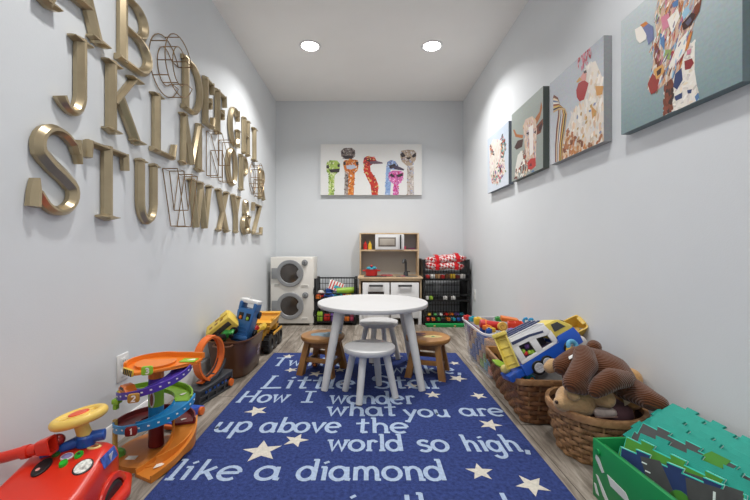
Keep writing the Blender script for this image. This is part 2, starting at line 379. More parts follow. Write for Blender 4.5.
# ------------------------------------------------------------------ letters on the left wall
M_BRASS = mat('champagne_metal', (182, 166, 136), 0.30, 0.82, var=0.10, scale=9)
M_WIRE = mat('bronze_wire', (150, 124, 92), 0.35, 0.85, var=0.1)
TK, TN = 0.150, 0.080       # thick and thin stroke width (share of the letter height)
def ser(x, v, h=0.13): return ([(x - h, v), (x, v), (x + h, v)], [TN * .30, TN * 1.35, TN * .30])
B_, T_ = 0.03, 0.97
def bowl(cx, cy, rx, ry, a0, a1, n=14, t0=TN, t1=TK):
    p = arc(cx, cy, rx, ry, a0, a1, n)
    return (p, [t0 + (t1 - t0) * abs(math.cos(R(a0 + (a1 - a0) * i / n))) for i in range(n + 1)])
GL = {
 'A': [([(.14, 0), (.50, 1)], TN), ([(.46, 1), (.84, 0)], TK), ([(.28, .34), (.72, .34)], TN), ser(.14, B_), ser(.85, B_, .15)],
 'B': [([(.24, 0), (.24, 1)], TK), ([(.1, .97), (.5, .97)], TN), bowl(.5, .745, .28, .225, 90, -90), ([(.24, .52), (.5, .52)], TN), bowl(.52, .275, .36, .245, 90, -90), ([(.1, .03), (.52, .03)], TN)],
 'D': [([(.22, 0), (.22, 1)], TK), ([(.08, .965), (.42, .965)], TN), bowl(.42, .5, .46, .465, 90, -90, 18), ([(.08, .035), (.42, .035)], TN)],
 'E': [([(.26, 0), (.26, 1)], TK), ([(.1, .965), (.86, .965)], TN), ([(.84, 1), (.88, .76)], [TN, TN * .6]), ([(.26, .52), (.66, .52)], TN), ([(.66, .63), (.66, .40)], TN * .7), ([(.1, .035), (.88, .035)], TN), ([(.86, 0), (.92, .26)], [TN, TN * .6])],
 'F': [([(.28, 0), (.28, 1)], TK), ([(.1, .965), (.88, .965)], TN), ([(.86, 1), (.9, .74)], [TN, TN * .6]), ([(.28, .52), (.68, .52)], TN), ([(.68, .63), (.68, .40)], TN * .7), ser(.28, B_, .18)],
 'G': [bowl(.5, .5, .42, .46, 50, 330, 24), ([(.84, .02), (.84, .46)], TK * .9), ser(.82, .46, .16), ([(.80, .70), (.82, .98)], [TN * .6, TN])],
 'H': [([(.22, 0), (.22, 1)], TK), ([(.78, 0), (.78, 1)], TK), ([(.22, .52), (.78, .52)], TN), ser(.22, B_, .16), ser(.22, T_, .16), ser(.78, B_, .16), ser(.78, T_, .16)],
 'I': [([(.5, 0), (.5, 1)], TK), ser(.5, B_, .35), ser(.5, T_, .35)],
 'J': [([(.68, 1), (.68, .30)], TK), (arc(.40, .30, .28, .26, 0, -150, 12), [TK] * 4 + [TK * .9, TK * .8, TK * .7, TN, TN, TN, TN * 1.2, TN * 1.6, TN * 1.8]), ser(.66, T_, .26)],
 'K': [([(.22, 0), (.22, 1)], TK), ([(.26, .42), (.74, .97)], TN), ([(.40, .56), (.80, .02)], TK), ser(.22, B_, .16), ser(.22, T_, .16), ser(.76, T_, .16), ser(.82, B_, .16)],
 'L': [([(.28, 0), (.28, 1)], TK), ser(.28, T_, .18), ([(.1, .035), (.88, .035)], TN), ([(.86, 0), (.94, .28)], [TN * 1.1, TN * .6])],
 'M': [([(.14, 0), (.17, 1)], TN), ([(.17, 1), (.5, .08)], TK), ([(.5, .08), (.82, 1)], TN), ([(.83, 0), (.83, 1)], TK), ser(.14, B_, .12), ser(.84, B_, .15), ser(.14, T_, .1), ser(.86, T_, .1)],
 'O': [bowl(.5, .5, .42, .46, 0, 360, 36)],
 'P': [([(.26, 0), (.26, 1)], TK), ([(.1, .965), (.5, .965)], TN), bowl(.5, .72, .34, .245, 90, -90), ([(.26, .475), (.5, .475)], TN), ser(.26, B_, .18)],
 'R': [([(.22, 0), (.22, 1)], TK), ([(.08, .965), (.48, .965)], TN), bowl(.48, .74, .30, .225, 90, -90), ([(.22, .515), (.48, .515)], TN), ([(.46, .52), (.82, .03)], TK), ser(.22, B_, .15), ser(.84, B_, .12)],
 'S': [([(.80, .76)] + [(.76, .86)] + arc(.50, .74, .27, .225, 45, 200, 10) + [(.30, .62), (.42, .54), (.58, .46), (.72, .37)] + arc(.50, .26, .27, .225, 20, -135, 10) + [(.20, .22)],
        [TN * .8, TN] + [TN + (TK * 1.1 - TN) * (i / 10) for i in range(11)] + [TK * 1.2] * 4 + [TK * 1.1 - (TK * 1.1 - TN) * (i / 10) for i in range(11)] + [TN]),
       ([(.84, .64), (.82, .80), (.81, .93)], [TN * .3, TN * 1.3, TN * .8]), ([(.16, .36), (.17, .22), (.16, .05)], [TN * .4, TN * 1.5, TN * 1.7])],
 'T': [([(.5, 0), (.5, 1)], TK), ([(.06, .96), (.94, .96)], TN), ([(.07, .98), (.05, .76)], [TN, TN * .9]), ([(.93, .98), (.95, .74)], [TN, TN * .9]), ser(.5, B_, .22)],
 'U': [([(.22, 1), (.22, .32)], TK), (arc(.50, .34, .28, .30, 180, 360, 14), [TK - (TK - TN) * i / 14 for i in range(15)]), ([(.78, .32), (.78, 1)], TN * 1.2), ser(.22, T_, .16), ser(.80, T_, .14)],
 'W': [([(.10, 1), (.30, .03)], TK * .9), ([(.30, .03), (.5, .95)], TN), ([(.46, 1), (.68, .03)], TK * .9), ([(.68, .03), (.90, 1)], TN), ser(.1, T_, .12), ser(.46, T_, .1), ser(.9, T_, .1)],
 'X': [([(.18, 1), (.82, 0)], TK), ([(.80, 1), (.2, 0)], TN), ser(.18, T_, .16), ser(.8, T_, .14), ser(.2, B_, .14), ser(.82, B_, .16)],
 'Y': [([(.16, 1), (.5, .48)], TK), ([(.84, 1), (.5, .48)], TN), ([(.5, .52), (.5, 0)], TK), ser(.17, T_, .16), ser(.83, T_, .14), ser(.5, B_, .18)],
 'Z': [([(.12, .96), (.86, .96)], TN), ([(.82, .95), (.16, .05)], TK), ([(.12, .04), (.88, .04)], TN), ([(.14, 1), (.10, .74)], [TN, TN * .6]), ([(.87, 0), (.91, .27)], [TN, TN * .6])],
 '&': [([(.88, .50), (.78, .34)] + arc(.42, .26, .30, .23, -30, -270, 14) + [(.55, .60)] + arc(.48, .78, .16, .18, -50, 200, 12) + [(.36, .62), (.62, .30), (.90, .04)],
        [TN] * 2 + [TN + (TK - TN) * max(0, math.sin(PI * i / 14)) for i in range(15)] + [TN] + [TN] * 13 + [TK, TK, TK * .8]), ser(.84, .52, .14)],
}
def widen(pts, w): return [w] * len(pts) if not isinstance(w, (list, tuple)) else list(w)
def stroke_profile(mb, pts, ws, D):
    """chiselled bar along pts (u,v metres), peaked towards +d; vertex = (d,u,v)"""
    n = len(pts); loops = []
    closed = n > 3 and (Vector(pts[0]) - Vector(pts[-1])).length < 1e-4
    for i in range(n):
        a = Vector(pts[i - 1] if i > 0 else (pts[-2] if closed else pts[0])); b = Vector(pts[i + 1] if i < n - 1 else (pts[1] if closed else pts[-1])); c = Vector(pts[i])
        d1 = (c - a); d2 = (b - c)
        d1 = d1.normalized() if d1.length > 1e-9 else d2.normalized(); d2 = d2.normalized() if d2.length > 1e-9 else d1
        t = (d1 + d2); t = t.normalized() if t.length > 1e-6 else d1
        nr = Vector((-t.y, t.x)); k = 1 / max(0.6, nr.dot(Vector((-d1.y, d1.x))))
        w = ws[i] * k
        row = []
        for f, d in ((-.5, 0.0), (-.5, .5), (-.13, 1.0), (.13, 1.0), (.5, .5), (.5, 0.0)):
            q = c + nr * (f * w); row.append((d * D, q.x, q.y))
        loops.append(row)
    mb.loft(loops, (True, True), True)
def metal_letter(ch, y0, y1, z0, z1, label):
    W, Hh = y1 - y0, z1 - z0; mb = MB()
    us = [q[0] for s_, _ in GL[ch] for q in s_]; pad = .03 if ch not in 'OGU' else TK * Hh / W * .45
    ua, ub = min(us) - pad, max(us) + pad
    for k_, (pts, w) in enumerate(GL[ch]):
        p = [(((u - ua) / (ub - ua) - .5) * W, v * Hh) for u, v in pts]
        ws = [k * Hh for k in widen(pts, w)]
        stroke_profile(mb, p, ws, 0.033 * (1 + .012 * k_))
    o = mb.build('metal_letter', M_BRASS, loc=(XL + 0.004, (y0 + y1) / 2, z0), smooth=25)
    tag(o, label, 'letter', 'metal alphabet letters on the left wall')
def wire_letter(ch, y0, y1, z0, z1, label):
    W, Hh = y1 - y0, z1 - z0; mb = MB(); r = 0.0029
    if ch == 'C':
        loops = [[(.96, .70)] + arc(.5, .5, .48, .5, 40, 320, 22) + [(.96, .30), (.74, .30)] + arc(.5, .5, .24, .32, 310, 50, 18) + [(.74, .70)]]
    elif ch == 'N':
        loops = [[(.04, 0), (.26, 0), (.26, .62), (.74, 0), (.96, 0), (.96, 1), (.74, 1), (.74, .38), (.26, 1), (.04, 1)]]
    elif ch == 'V':
        loops = [[(.02, 1), (.30, 1), (.5, .30), (.70, 1), (.98, 1), (.64, 0), (.36, 0)]]
    else:
        loops = [arc(.5, .54, .46, .46, 0, 360, 26)[:-1], arc(.5, .54, .24, .28, 0, 360, 20)[:-1], [(.52, .26), (.70, .28), (.98, .02), (.74, 0)]]
    for lp in loops:
        P = [((u - .5) * W, v * Hh) for u, v in lp]
        for d in (0.003, 0.085): mb.tube([(d, u, v) for u, v in P], r, 6, True)
        st = 1 if len(P) < 12 else 5
        for u, v in P[::st]: mb.tube([(0.003, u, v), (0.085, u, v)], r, 6)
    o = mb.build('wire_letter', M_WIRE, loc=(XL + 0.003, (y0 + y1) / 2, z0))
    tag(o, label, 'letter', 'open wire letters on the left wall')
def ydep(px): return 417.5 / (368.5 - px)     # near edge, read at the wall
def ydr(px): return 405.5 / (368.5 - px)      # far edge, read at the letter's face
rows = [
 ('top', 1.712, 2.035, [('A', 26, 111), ('B', 110, 151), ('C', 146, 183), ('D', 178, 202), ('E', 200, 214), ('F', 212, 226), ('G', 226.5, 241), ('H', 240, 250), ('I', 250, 257.4)]),
 ('middle', 1.370, 1.680, [('J', 53, 93), ('K', 97, 146), ('L', 146, 176), ('M', 175, 204), ('N', 204, 226), ('O', 224, 237.5), ('P', 236.5, 247.5), ('Q', 247.5, 258), ('R', 256.5, 265)]),
 ('bottom', 0.992, 1.303, [('S', 25, 82), ('T', 80, 128), ('U', 129, 161), ('V', 160, 188), ('W', 184, 213), ('X', 212.5, 230), ('Y', 228.5, 240.6), ('&', 239.5, 251), ('Z', 250, 262)]),
]
for rn, z0, z1, ls in rows:
    for ch, a, b in ls:
        nm = 'ampersand sign' if ch == '&' else 'letter %s' % ch
        if ch in 'CNQV':
            wire_letter(ch, ydep(a), ydr(b), z0, z1, 'open bronze wire %s in the %s row on the left wall' % (nm, rn))
        else:
            metal_letter(ch, ydep(a), ydr(b), z0, z1, 'champagne metal serif %s in the %s row on the left wall' % (nm, rn))

def flat_stroke(mb, P, w, z):
    n = len(P); closed = (Vector(P[0]) - Vector(P[-1])).length < 1e-5 and n > 3
    Ls = []; Rs = []
    for i in range(n):
        a = Vector(P[i - 1] if i else (P[-2] if closed else P[0])); b = Vector(P[i + 1] if i < n - 1 else (P[1] if closed else P[-1])); c = Vector(P[i])
        d1 = c - a; d2 = b - c
        if d1.length < 1e-9: d1 = d2
        if d2.length < 1e-9: d2 = d1
        d1.normalize(); d2.normalize(); t = d1 + d2
        t = t.normalized() if t.length > 1e-5 else d1
        nr = Vector((-t.y, t.x)); k = 1 / max(.55, nr.dot(Vector((-d1.y, d1.x))))
        Ls.append(c + nr * w * k / 2); Rs.append(c - nr * w * k / 2)
    for i in range(n - 1):
        mb.flat([(Rs[i].x, Rs[i].y, z), (Rs[i + 1].x, Rs[i + 1].y, z), (Ls[i + 1].x, Ls[i + 1].y, z), (Ls[i].x, Ls[i].y, z)])
# ------------------------------------------------------------------ paintings
M_PAINT = paint_mat('oil_paint', .5, .12); 
class Painter:
    """canvas: origin bottom left, a across (m), b up (m), normal n; colours kept per polygon"""
    def __init__(s, O, A, Bv, Nv, w, h, t, side_col):
        s.mb = MB(); s.fr = frame(O, A, Bv, Nv); s.inv = s.fr.inverted(); s.w = w; s.h = h; s.t = t; s.lv = 0
        s.mb.M = s.fr; s.side = side_col
    def px(s, p):      # photo pixel -> canvas coordinate
        d = Vector(((p[0] - VX) / FP, 1, -(p[1] - VY) / FP)); o = Vector((0, 0, EYE))
        n = s.fr.col[2].to_3d(); q = s.fr.translation + n * s.t
        k = (q - o).dot(n) / d.dot(n); l = s.inv @ (o + d * k)
        return (min(max(l.x, 0), s.w), min(max(l.y, 0), s.h))
    def poly(s, pts, c):
        s.lv += 1; s.mb.c = lin(c)
        s.mb.flat([(p[0], p[1], s.t + 0.000003 * s.lv) for p in pts])
    def ppoly(s, pts, c, sc=1, ox=0, oy=0): s.poly(s.tr(pts, sc, ox, oy), c)
    def tr(s, pts, sc=1, ox=0, oy=0): return [s.px((p[0] / sc + ox, p[1] / sc + oy)) for p in pts]
    def daub(s, x, y, l, w, a, c):
        pts = []
        for i in range(8):
            t = 2 * PI * i / 8; k = 0.75 + 0.4 * random.random()
            u, v = l * math.cos(t) * k, w * math.sin(t) * k
            pts.append((min(max(x + u * math.cos(a) - v * math.sin(a), 0), s.w), min(max(y + u * math.sin(a) + v * math.cos(a), 0), s.h)))
        s.poly(pts, c)
    def line(s, pts, w, c):
        s.lv += 1; s.mb.c = lin(c); flat_stroke(s.mb, [tuple(p) for p in pts], w, s.t + 0.000003 * s.lv)
    def fill(s, region, n, pal, l=(0.008, 0.02), w=(0.004, 0.009), ang=(0, 2 * PI), base=None, mix=.35):
        xs = [p[0] for p in region]; ys = [p[1] for p in region]
        def inside(x, y):
            r = False; j = len(region) - 1
            for i in range(len(region)):
                a, b = region[i], region[j]
                if (a[1] > y) != (b[1] > y) and x < (b[0] - a[0]) * (y - a[1]) / (b[1] - a[1] + 1e-12) + a[0]: r = not r
                j = i
            return r
        k = 0; tries = 0
        while k < n and tries < n * 30:
            tries += 1
            x = random.uniform(min(xs), max(xs)); y = random.uniform(min(ys), max(ys))
            if inside(x, y):
                c = random.choice(pal); j = random.uniform(.92, 1.06)
                if base: c = tuple(q + (r_ - q) * mix for q, r_ in zip(c, base))
                s.daub(x, y, random.uniform(*l), random.uniform(*w), random.uniform(*ang), tuple(min(255, max(0, q * j)) for q in c)); k += 1
    def bg(s, c0, c1, n=10):   # painted backdrop, bottom colour to top colour
        for i in range(n):
            f = (i + .5) / n
            s.mb.c = lin(tuple(a + (b - a) * f for a, b in zip(c0, c1)))
            y0, y1 = s.h * i / n, s.h * (i + 1) / n
            s.mb.flat([(0, y0, s.t), (s.w, y0, s.t), (s.w, y1, s.t), (0, y1, s.t)])
        s.mb.c = lin(s.side)
        w, h, t = s.w, s.h, s.t
        for q in ([(0, 0, 0), (0, 0, t), (0, h, t), (0, h, 0)], [(w, 0, t), (w, 0, 0), (w, h, 0), (w, h, t)], [(0, 0, 0), (w, 0, 0), (w, 0, t), (0, 0, t)], [(0, h, t), (w, h, t), (w, h, 0), (0, h, 0)], [(0, h, 0), (w, h, 0), (w, 0, 0), (0, 0, 0)]):
            s.mb.flat(q)
    def done(s, label):
        o = s.mb.build('canvas_painting', M_PAINT, smooth=None)
        return tag(o, label, 'painting')
def rwall(y_far, y_near, z0, z1, side):
    return Painter((XR - 0.0005, y_far, z0), (0, -1, 0), (0, 0, 1), (-1, 0, 0), y_far - y_near, z1 - z0, 0.04, side)
WH = (236, 230, 220); CR = (226, 205, 176); BR = (120, 62, 40); DB = (62, 38, 34); OR = (204, 128, 66); PK = (206, 130, 150); BL = (84, 122, 168); DBL = (46, 62, 108); RD = (172, 40, 40); GN = (140, 160, 92); LB = (150, 190, 212); YE = (220, 186, 96)
# giraffe
P = rwall(1.622, 1.096, EYE + .496, EYE + .999, (112, 130, 134)); P.bg((128, 150, 153), (196, 204, 206), 24)
s_ = dict(sc=3.57, ox=615, oy=0)
neck = P.tr([(175, 410), (178, 300), (205, 245), (250, 180), (285, 140), (284, 250), (300, 355), (240, 385)], **s_)
P.poly(neck, WH); P.fill(neck, 120, [WH, (224, 214, 206), (240, 236, 230), (206, 196, 190), CR], l=(.006, .016), w=(.003, .006), base=WH)
P.ppoly([(175, 410), (178, 300), (200, 262), (210, 300), (202, 400)], BR, **s_)
P.fill(P.tr([(175, 410), (178, 300), (200, 262), (212, 300), (204, 400)], **s_), 30, [BR, DB, (140, 70, 50)], ang=(1.2, 1.9))
for q in ([(215, 265), (238, 242), (242, 285), (222, 320), (208, 310)], [(212, 345), (240, 330), (240, 350), (218, 360)], [(258, 322), (275, 318), (272, 333), (260, 334)]): P.ppoly(q, DBL, **s_)
P.ppoly([(248, 218), (275, 208), (282, 225), (270, 245), (250, 250)], (140, 40, 44), **s_)
P.ppoly([(285, 345), (297, 330), (302, 350), (290, 362)], BL, **s_)
head = P.tr([(122, 330), (117, 300), (132, 250), (138, 215), (128, 170), (150, 130), (140, 60), (160, -30), (320, -30), (295, 40), (280, 95), (262, 150), (228, 250), (196, 285), (150, 325)], **s_)
P.poly(head, (206, 172, 150))
P.fill(head, 300, [WH, WH, CR, PK, OR, BR, BL, LB, (150, 80, 90), (120, 90, 130), WH, CR, (190, 150, 120), GN, RD], l=(.010, .026), w=(.0022, .0052), ang=(.75, 1.55), base=(206, 176, 160), mix=.12)
for c_, q_ in [(PK, [(165, 62), (193, 46), (202, 88), (172, 112)]), (BL, [(205, 12), (228, -5), (226, 20), (210, 28)]), (BL, [(162, 118), (180, 128), (177, 182), (160, 150)]), (GN, [(178, 178), (204, 176), (196, 214), (176, 206)]), (RD, [(204, 182), (220, 184), (216, 216), (203, 212)]), (WH, [(226, 152), (262, 108), (256, 178), (202, 252), (192, 240)]), (OR, [(262, 130), (280, 108), (262, 172), (250, 185)]), (BR, [(286, 22), (312, -8), (302, 42), (272, 92), (262, 80)]), (LB, [(240, 50), (262, 20), (270, 40), (246, 72)]), (BR, [(146, 150), (160, 175), (168, 235), (150, 245), (140, 200)]), (PK, [(258, 180), (274, 172), (270, 192), (258, 196)]), (WH, [(188, 70), (226, 30), (232, 60), (204, 120)])]:
    P.ppoly(q_, c_, **s_)
P.fill(head, 90, [WH, CR, PK, OR, BR, LB, (120, 90, 130)], l=(.008, .02), w=(.0018, .004), ang=(.75, 1.55))
P.ppoly([(118, 300), (135, 262), (160, 285), (150, 325), (130, 338)], (150, 52, 44), **s_); P.ppoly([(138, 250), (172, 228), (178, 255), (150, 285)], (214, 160, 90), **s_); P.ppoly([(150, 255), (168, 240), (165, 262), (152, 272)], DB, **s_)
P.ppoly([(240, 85), (275, 45), (290, 50), (275, 90), (245, 108)], DB, **s_); P.ppoly([(252, 82), (270, 60), (276, 72), (262, 92)], (90, 90, 110), **s_)
P.ppoly([(72, 105), (95, 92), (118, 98), (112, 140), (90, 155), (78, 140)], WH, **s_); P.ppoly([(95, 92), (112, 78), (138, 95), (140, 140), (120, 160), (112, 120)], (112, 120, 160), **s_); P.ppoly([(90, 90), (112, 76), (120, 84), (102, 98)], OR, **s_)
P.done('colourful giraffe head painting on teal canvas, nearest on the right wall')
# rooster
P = rwall(2.256, 1.742, EYE + .502, EYE + 1.006, (150, 152, 154)); P.bg((206, 208, 212), (176, 182, 190), 10)
s_ = dict(sc=3.571, ox=545, oy=30)
body = P.tr([(60, 470), (70, 380), (95, 300), (130, 255), (150, 125), (180, 110), (205, 170), (235, 240), (250, 170), (250, 392), (150, 440)], **s_)
P.poly(body, (228, 218, 206)); P.fill(body, 200, [WH, (240, 236, 232), CR, (232, 222, 212), (214, 190, 160), (206, 208, 214), (214, 170, 130), WH, WH], l=(.012, .028), w=(.006, .012), ang=(.9, 2.2), base=(230, 220, 208), mix=.4)
low = P.tr([(50, 472), (80, 360), (110, 380), (140, 410), (180, 400), (250, 350), (250, 395)], **s_)
P.fill(low, 90, [BR, (180, 110, 70), CR, OR, (150, 90, 60), (206, 170, 130)], l=(.012, .026), w=(.008, .013), base=(190, 140, 100), mix=.3)
tail = P.tr([(26, 300), (30, 250), (55, 222), (85, 255), (90, 300), (76, 335), (68, 400), (62, 470), (45, 474), (42, 380), (55, 300)], **s_)
for q_, (c_, w_) in enumerate([((120, 66, 44), .022), (CR, .012), ((96, 110, 140), .009), (WH, .010), ((150, 84, 50), .012), (YE, .010), (DB, .009), ((206, 170, 120), .010)]):
    o_ = q_ * 5.2
    P.line(P.tr([(40 + o_ * .55, 472 - o_ * .2), (40 + o_ * .6, 410), (44 + o_ * .75, 350), (50 + o_ * .75, 305 - o_ * .1), (52 + o_ * .5, 275 + o_ * .2), (44 + o_ * .2, 248 + o_ * .9), (30, 238 + o_ * 1.5)], **s_), w_, c_)
P.ppoly([(112, 215), (120, 190), (140, 178), (156, 190), (150, 215), (140, 248), (124, 255), (114, 240)], (166, 28, 30), **s_)
P.fill(P.tr([(118, 150), (118, 100), (140, 75), (162, 58), (166, 92), (150, 122), (145, 135)], **s_), 50, [(190, 70, 90), (206, 110, 130), RD, (220, 170, 180)], l=(.008, .02), w=(.003, .006), ang=(1.2, 2.0))
P.ppoly([(118, 185), (138, 150), (150, 150), (146, 180)], (214, 150, 140), **s_); P.ppoly([(138, 148), (148, 142), (150, 152), (140, 156)], DB, **s_); P.ppoly([(112, 186), (124, 168), (132, 176), (118, 188)], (196, 150, 80), **s_)
for q in ([(180, 200), (210, 200), (205, 230), (185, 235)], [(165, 270), (185, 290), (170, 320)]): P.ppoly(q, (206, 150, 80), **s_)
P.fill(P.tr([(110, 280), (190, 250), (200, 380), (120, 380)], **s_), 12, [(110, 130, 170), (150, 160, 190), (200, 160, 90)], l=(.008, .016), w=(.005, .01))
P.done('white rooster painting with red wattle, second canvas from near end')
# horned cow
P = rwall(2.861, 2.347, EYE + .506, EYE + 1.030, (84, 92, 88)); P.bg((150, 158, 152), (166, 174, 168), 6)
s_ = dict(sc=3.571, ox=460, oy=60)
P.fill(P.tr([(195, 432), (198, 390), (215, 330), (235, 320), (250, 400), (240, 420)], **s_), 80, [BR, (150, 70, 50), WH, (110, 50, 40), CR], l=(.015, .035), w=(.008, .014))
P.ppoly([(198, 385), (206, 340), (222, 322), (226, 350), (212, 385)], (222, 220, 212), **s_)
P.ppoly([(190, 250), (194, 248), (203, 265), (226, 268), (224, 280), (198, 274)], (176, 108, 60), **s_)
P.ppoly([(262, 218), (284, 185), (290, 148), (294, 170), (286, 205), (272, 232)], (176, 108, 60), **s_)
P.ppoly([(194, 312), (206, 288), (226, 282), (222, 310), (202, 320)], (70, 44, 40), **s_); P.ppoly([(270, 240), (296, 208), (299, 228), (288, 260), (274, 268)], (120, 62, 40), **s_); P.ppoly([(280, 240), (294, 222), (292, 245), (282, 256)], DB, **s_)
hd = P.tr([(226, 235), (234, 212), (258, 200), (272, 215), (274, 262), (272, 320), (270, 380), (246, 392), (238, 350), (230, 300)], **s_)
P.poly(hd, (214, 190, 172)); P.fill(hd, 150, [WH, CR, OR, (190, 110, 70), PK, (150, 130, 170), BL, YE, WH, (230, 220, 210), (170, 70, 60)], l=(.008, .020), w=(.003, .007), ang=(1.1, 2.0), base=(222, 200, 184), mix=.3)
P.ppoly([(246, 240), (262, 230), (262, 330), (250, 345)], (238, 232, 226), **s_)
P.ppoly([(240, 368), (252, 352), (270, 350), (271, 378), (256, 392), (243, 390)], (190, 60, 56), **s_); P.ppoly([(246, 380), (254, 366), (258, 378)], (120, 30, 36), **s_); P.ppoly([(252, 402), (262, 392), (266, 402)], BL, **s_)
for q in ([(236, 262), (246, 256), (246, 268)], [(264, 258), (272, 250), (271, 264)]): P.ppoly(q, DB, **s_)
P.done('brown horned cow painting on grey green canvas beside the rooster')
# pale cow
P = rwall(3.44, 2.925, EYE + .500, EYE + 1.006, (120, 128, 140)); P.bg((214, 222, 232), (196, 208, 222), 6)
s_ = dict(sc=6.25, ox=480, oy=120)
hd = P.tr([(58, 175), (82, 118), (118, 122), (150, 150), (152, 230), (158, 320), (136, 360), (112, 402), (80, 398), (62, 350)], **s_)
P.poly(hd, (228, 220, 212)); P.fill(hd, 150, [WH, (240, 236, 230), CR, WH, (226, 214, 206), PK, (210, 186, 170)], l=(.010, .024), w=(.006, .011), ang=(1.0, 2.2), base=(232, 224, 216), mix=.4)
P.fill(P.tr([(120, 130), (140, 92), (166, 150), (158, 222), (134, 236)], **s_), 45, [(190, 70, 60), (60, 120, 120), DB, OR, (90, 150, 150)], l=(.012, .024), w=(.006, .012))
P.fill(P.tr([(58, 170), (74, 145), (84, 200), (70, 222)], **s_), 24, [DB, RD, (110, 130, 140), OR], l=(.012, .02), w=(.006, .01))
P.fill(P.tr([(100, 262), (150, 245), (160, 320), (140, 365), (112, 402), (78, 398), (70, 350)], **s_), 70, [(190, 90, 90), (90, 150, 130), (120, 90, 140), CR, GN, (210, 130, 130), WH], l=(.012, .022), w=(.006, .012))
for q in ([(122, 300), (132, 296), (132, 325), (124, 330)], [(80, 345), (90, 345), (90, 365)], [(76, 215), (90, 208), (90, 222)]): P.ppoly(q, DB, **s_)
P.done('pale cow face painting on light blue canvas, furthest on right wall')
# ostriches
p0 = at(320.7, 195, YB - .045); p1 = at(421.8, 144.2, YB - .045)
P = Painter((p0.x, YB - .0005, p0.z), (1, 0, 0), (0, 0, 1), (0, -1, 0), p1.x - p0.x, p1.z - p0.z, 0.045, (214, 214, 212)); P.bg((232, 232, 230), (236, 236, 234), 3)
s_ = dict(sc=5.769, ox=310, oy=130)
def ostrich(neck, heads, nc, hc, pal, dark):
    r = P.tr(neck, **s_); P.poly(r, nc); P.fill(r, 60, pal, l=(.008, .018), w=(.005, .010))
    r = P.tr(heads, **s_); P.poly(r, hc); P.fill(r, 60, pal, l=(.008, .018), w=(.005, .009))
    for q in dark: P.ppoly(q, (52, 42, 46), **s_)
ostrich([(198, 376), (202, 180), (240, 180), (222, 376)], [(180, 150), (178, 122), (195, 105), (240, 103), (260, 118), (260, 150), (240, 168), (200, 168)], (150, 136, 130), (120, 108, 104), [(150, 136, 130), (186, 178, 172), (110, 96, 92), (80, 66, 64)], [[(178, 135), (190, 122), (196, 138)], [(246, 138), (252, 122), (262, 134)], [(188, 148), (252, 148), (240, 166), (200, 166)]])
ostrich([(106, 376), (108, 262), (142, 262), (138, 376)], [(94, 215), (96, 190), (120, 175), (155, 176), (173, 195), (170, 232), (140, 262), (112, 262), (97, 240)], (176, 200, 110), (168, 196, 90), [(196, 214, 120), (150, 180, 70), (214, 224, 160), (120, 150, 60), (230, 232, 200)], [[(94, 205), (108, 200), (112, 222), (96, 222)], [(158, 200), (172, 195), (172, 212), (160, 215)], [(108, 228), (172, 222), (168, 244), (120, 246)]])
ostrich([(220, 376), (222, 250), (258, 250), (252, 376)], [(190, 195), (200, 175), (240, 168), (275, 175), (280, 200), (275, 235), (250, 255), (222, 255), (200, 235)], (214, 120, 40), (206, 116, 44), [(226, 140, 50), (190, 90, 30), (236, 190, 120), (160, 70, 30), (226, 220, 210)], [[(192, 185), (206, 180), (206, 200), (194, 204)], [(264, 182), (280, 184), (278, 206), (266, 200)]])
P.ppoly([(208, 205), (258, 200), (266, 218), (236, 228), (212, 224)], (190, 196, 214), **s_)
ostrich([(356, 376), (350, 320), (325, 270), (308, 230), (316, 190), (345, 195), (350, 240), (378, 275), (395, 320), (390, 376)], [(306, 190), (312, 160), (340, 152), (372, 158), (385, 180), (350, 205), (318, 210)], (196, 50, 36), (150, 40, 50), [(206, 50, 36), (226, 96, 70), (160, 30, 36), (220, 190, 120), (120, 40, 60)], [[(322, 175), (345, 170), (345, 186)]])
P.ppoly([(345, 182), (380, 178), (418, 187), (420, 194), (380, 196), (345, 196)], (110, 84, 100), **s_)
ostrich([(434, 376), (440, 210), (455, 195), (470, 260), (462, 376)], [(440, 215), (446, 185), (468, 173), (495, 186), (510, 205), (500, 225), (455, 228)], (140, 168, 214), (110, 110, 150), [(150, 180, 222), (120, 150, 206), (180, 200, 230)], [[(455, 205), (490, 195), (500, 215), (460, 222)]])
P.ppoly([(470, 210), (500, 205), (544, 226), (540, 234), (490, 228)], (70, 60, 84), **s_)
ostrich([(478, 376), (484, 310), (508, 310), (512, 376)], [(452, 270), (455, 245), (480, 234), (525, 236), (540, 250), (536, 285), (515, 312), (482, 312), (460, 295)], (206, 96, 170), (206, 110, 170), [(220, 120, 190), (180, 50, 140), (236, 190, 220), (206, 60, 110)], [[(456, 262), (470, 250), (490, 268), (478, 274)], [(495, 262), (535, 248), (536, 264), (510, 274)]])
ostrich([(560, 376), (560, 210), (598, 210), (600, 376)], [(520, 150), (526, 120), (560, 114), (600, 116), (614, 135), (610, 170), (590, 205), (560, 208), (530, 182)], (196, 186, 180), (186, 166, 146), [(210, 200, 196), (170, 150, 130), (160, 170, 200), (226, 220, 214), (140, 120, 110)], [[(520, 140), (536, 128), (552, 150), (530, 160)], [(586, 150), (610, 130), (612, 152), (594, 160)], [(548, 158), (585, 158), (570, 172)]])
P.done('white canvas of seven colourful ostrich heads on the back wall')

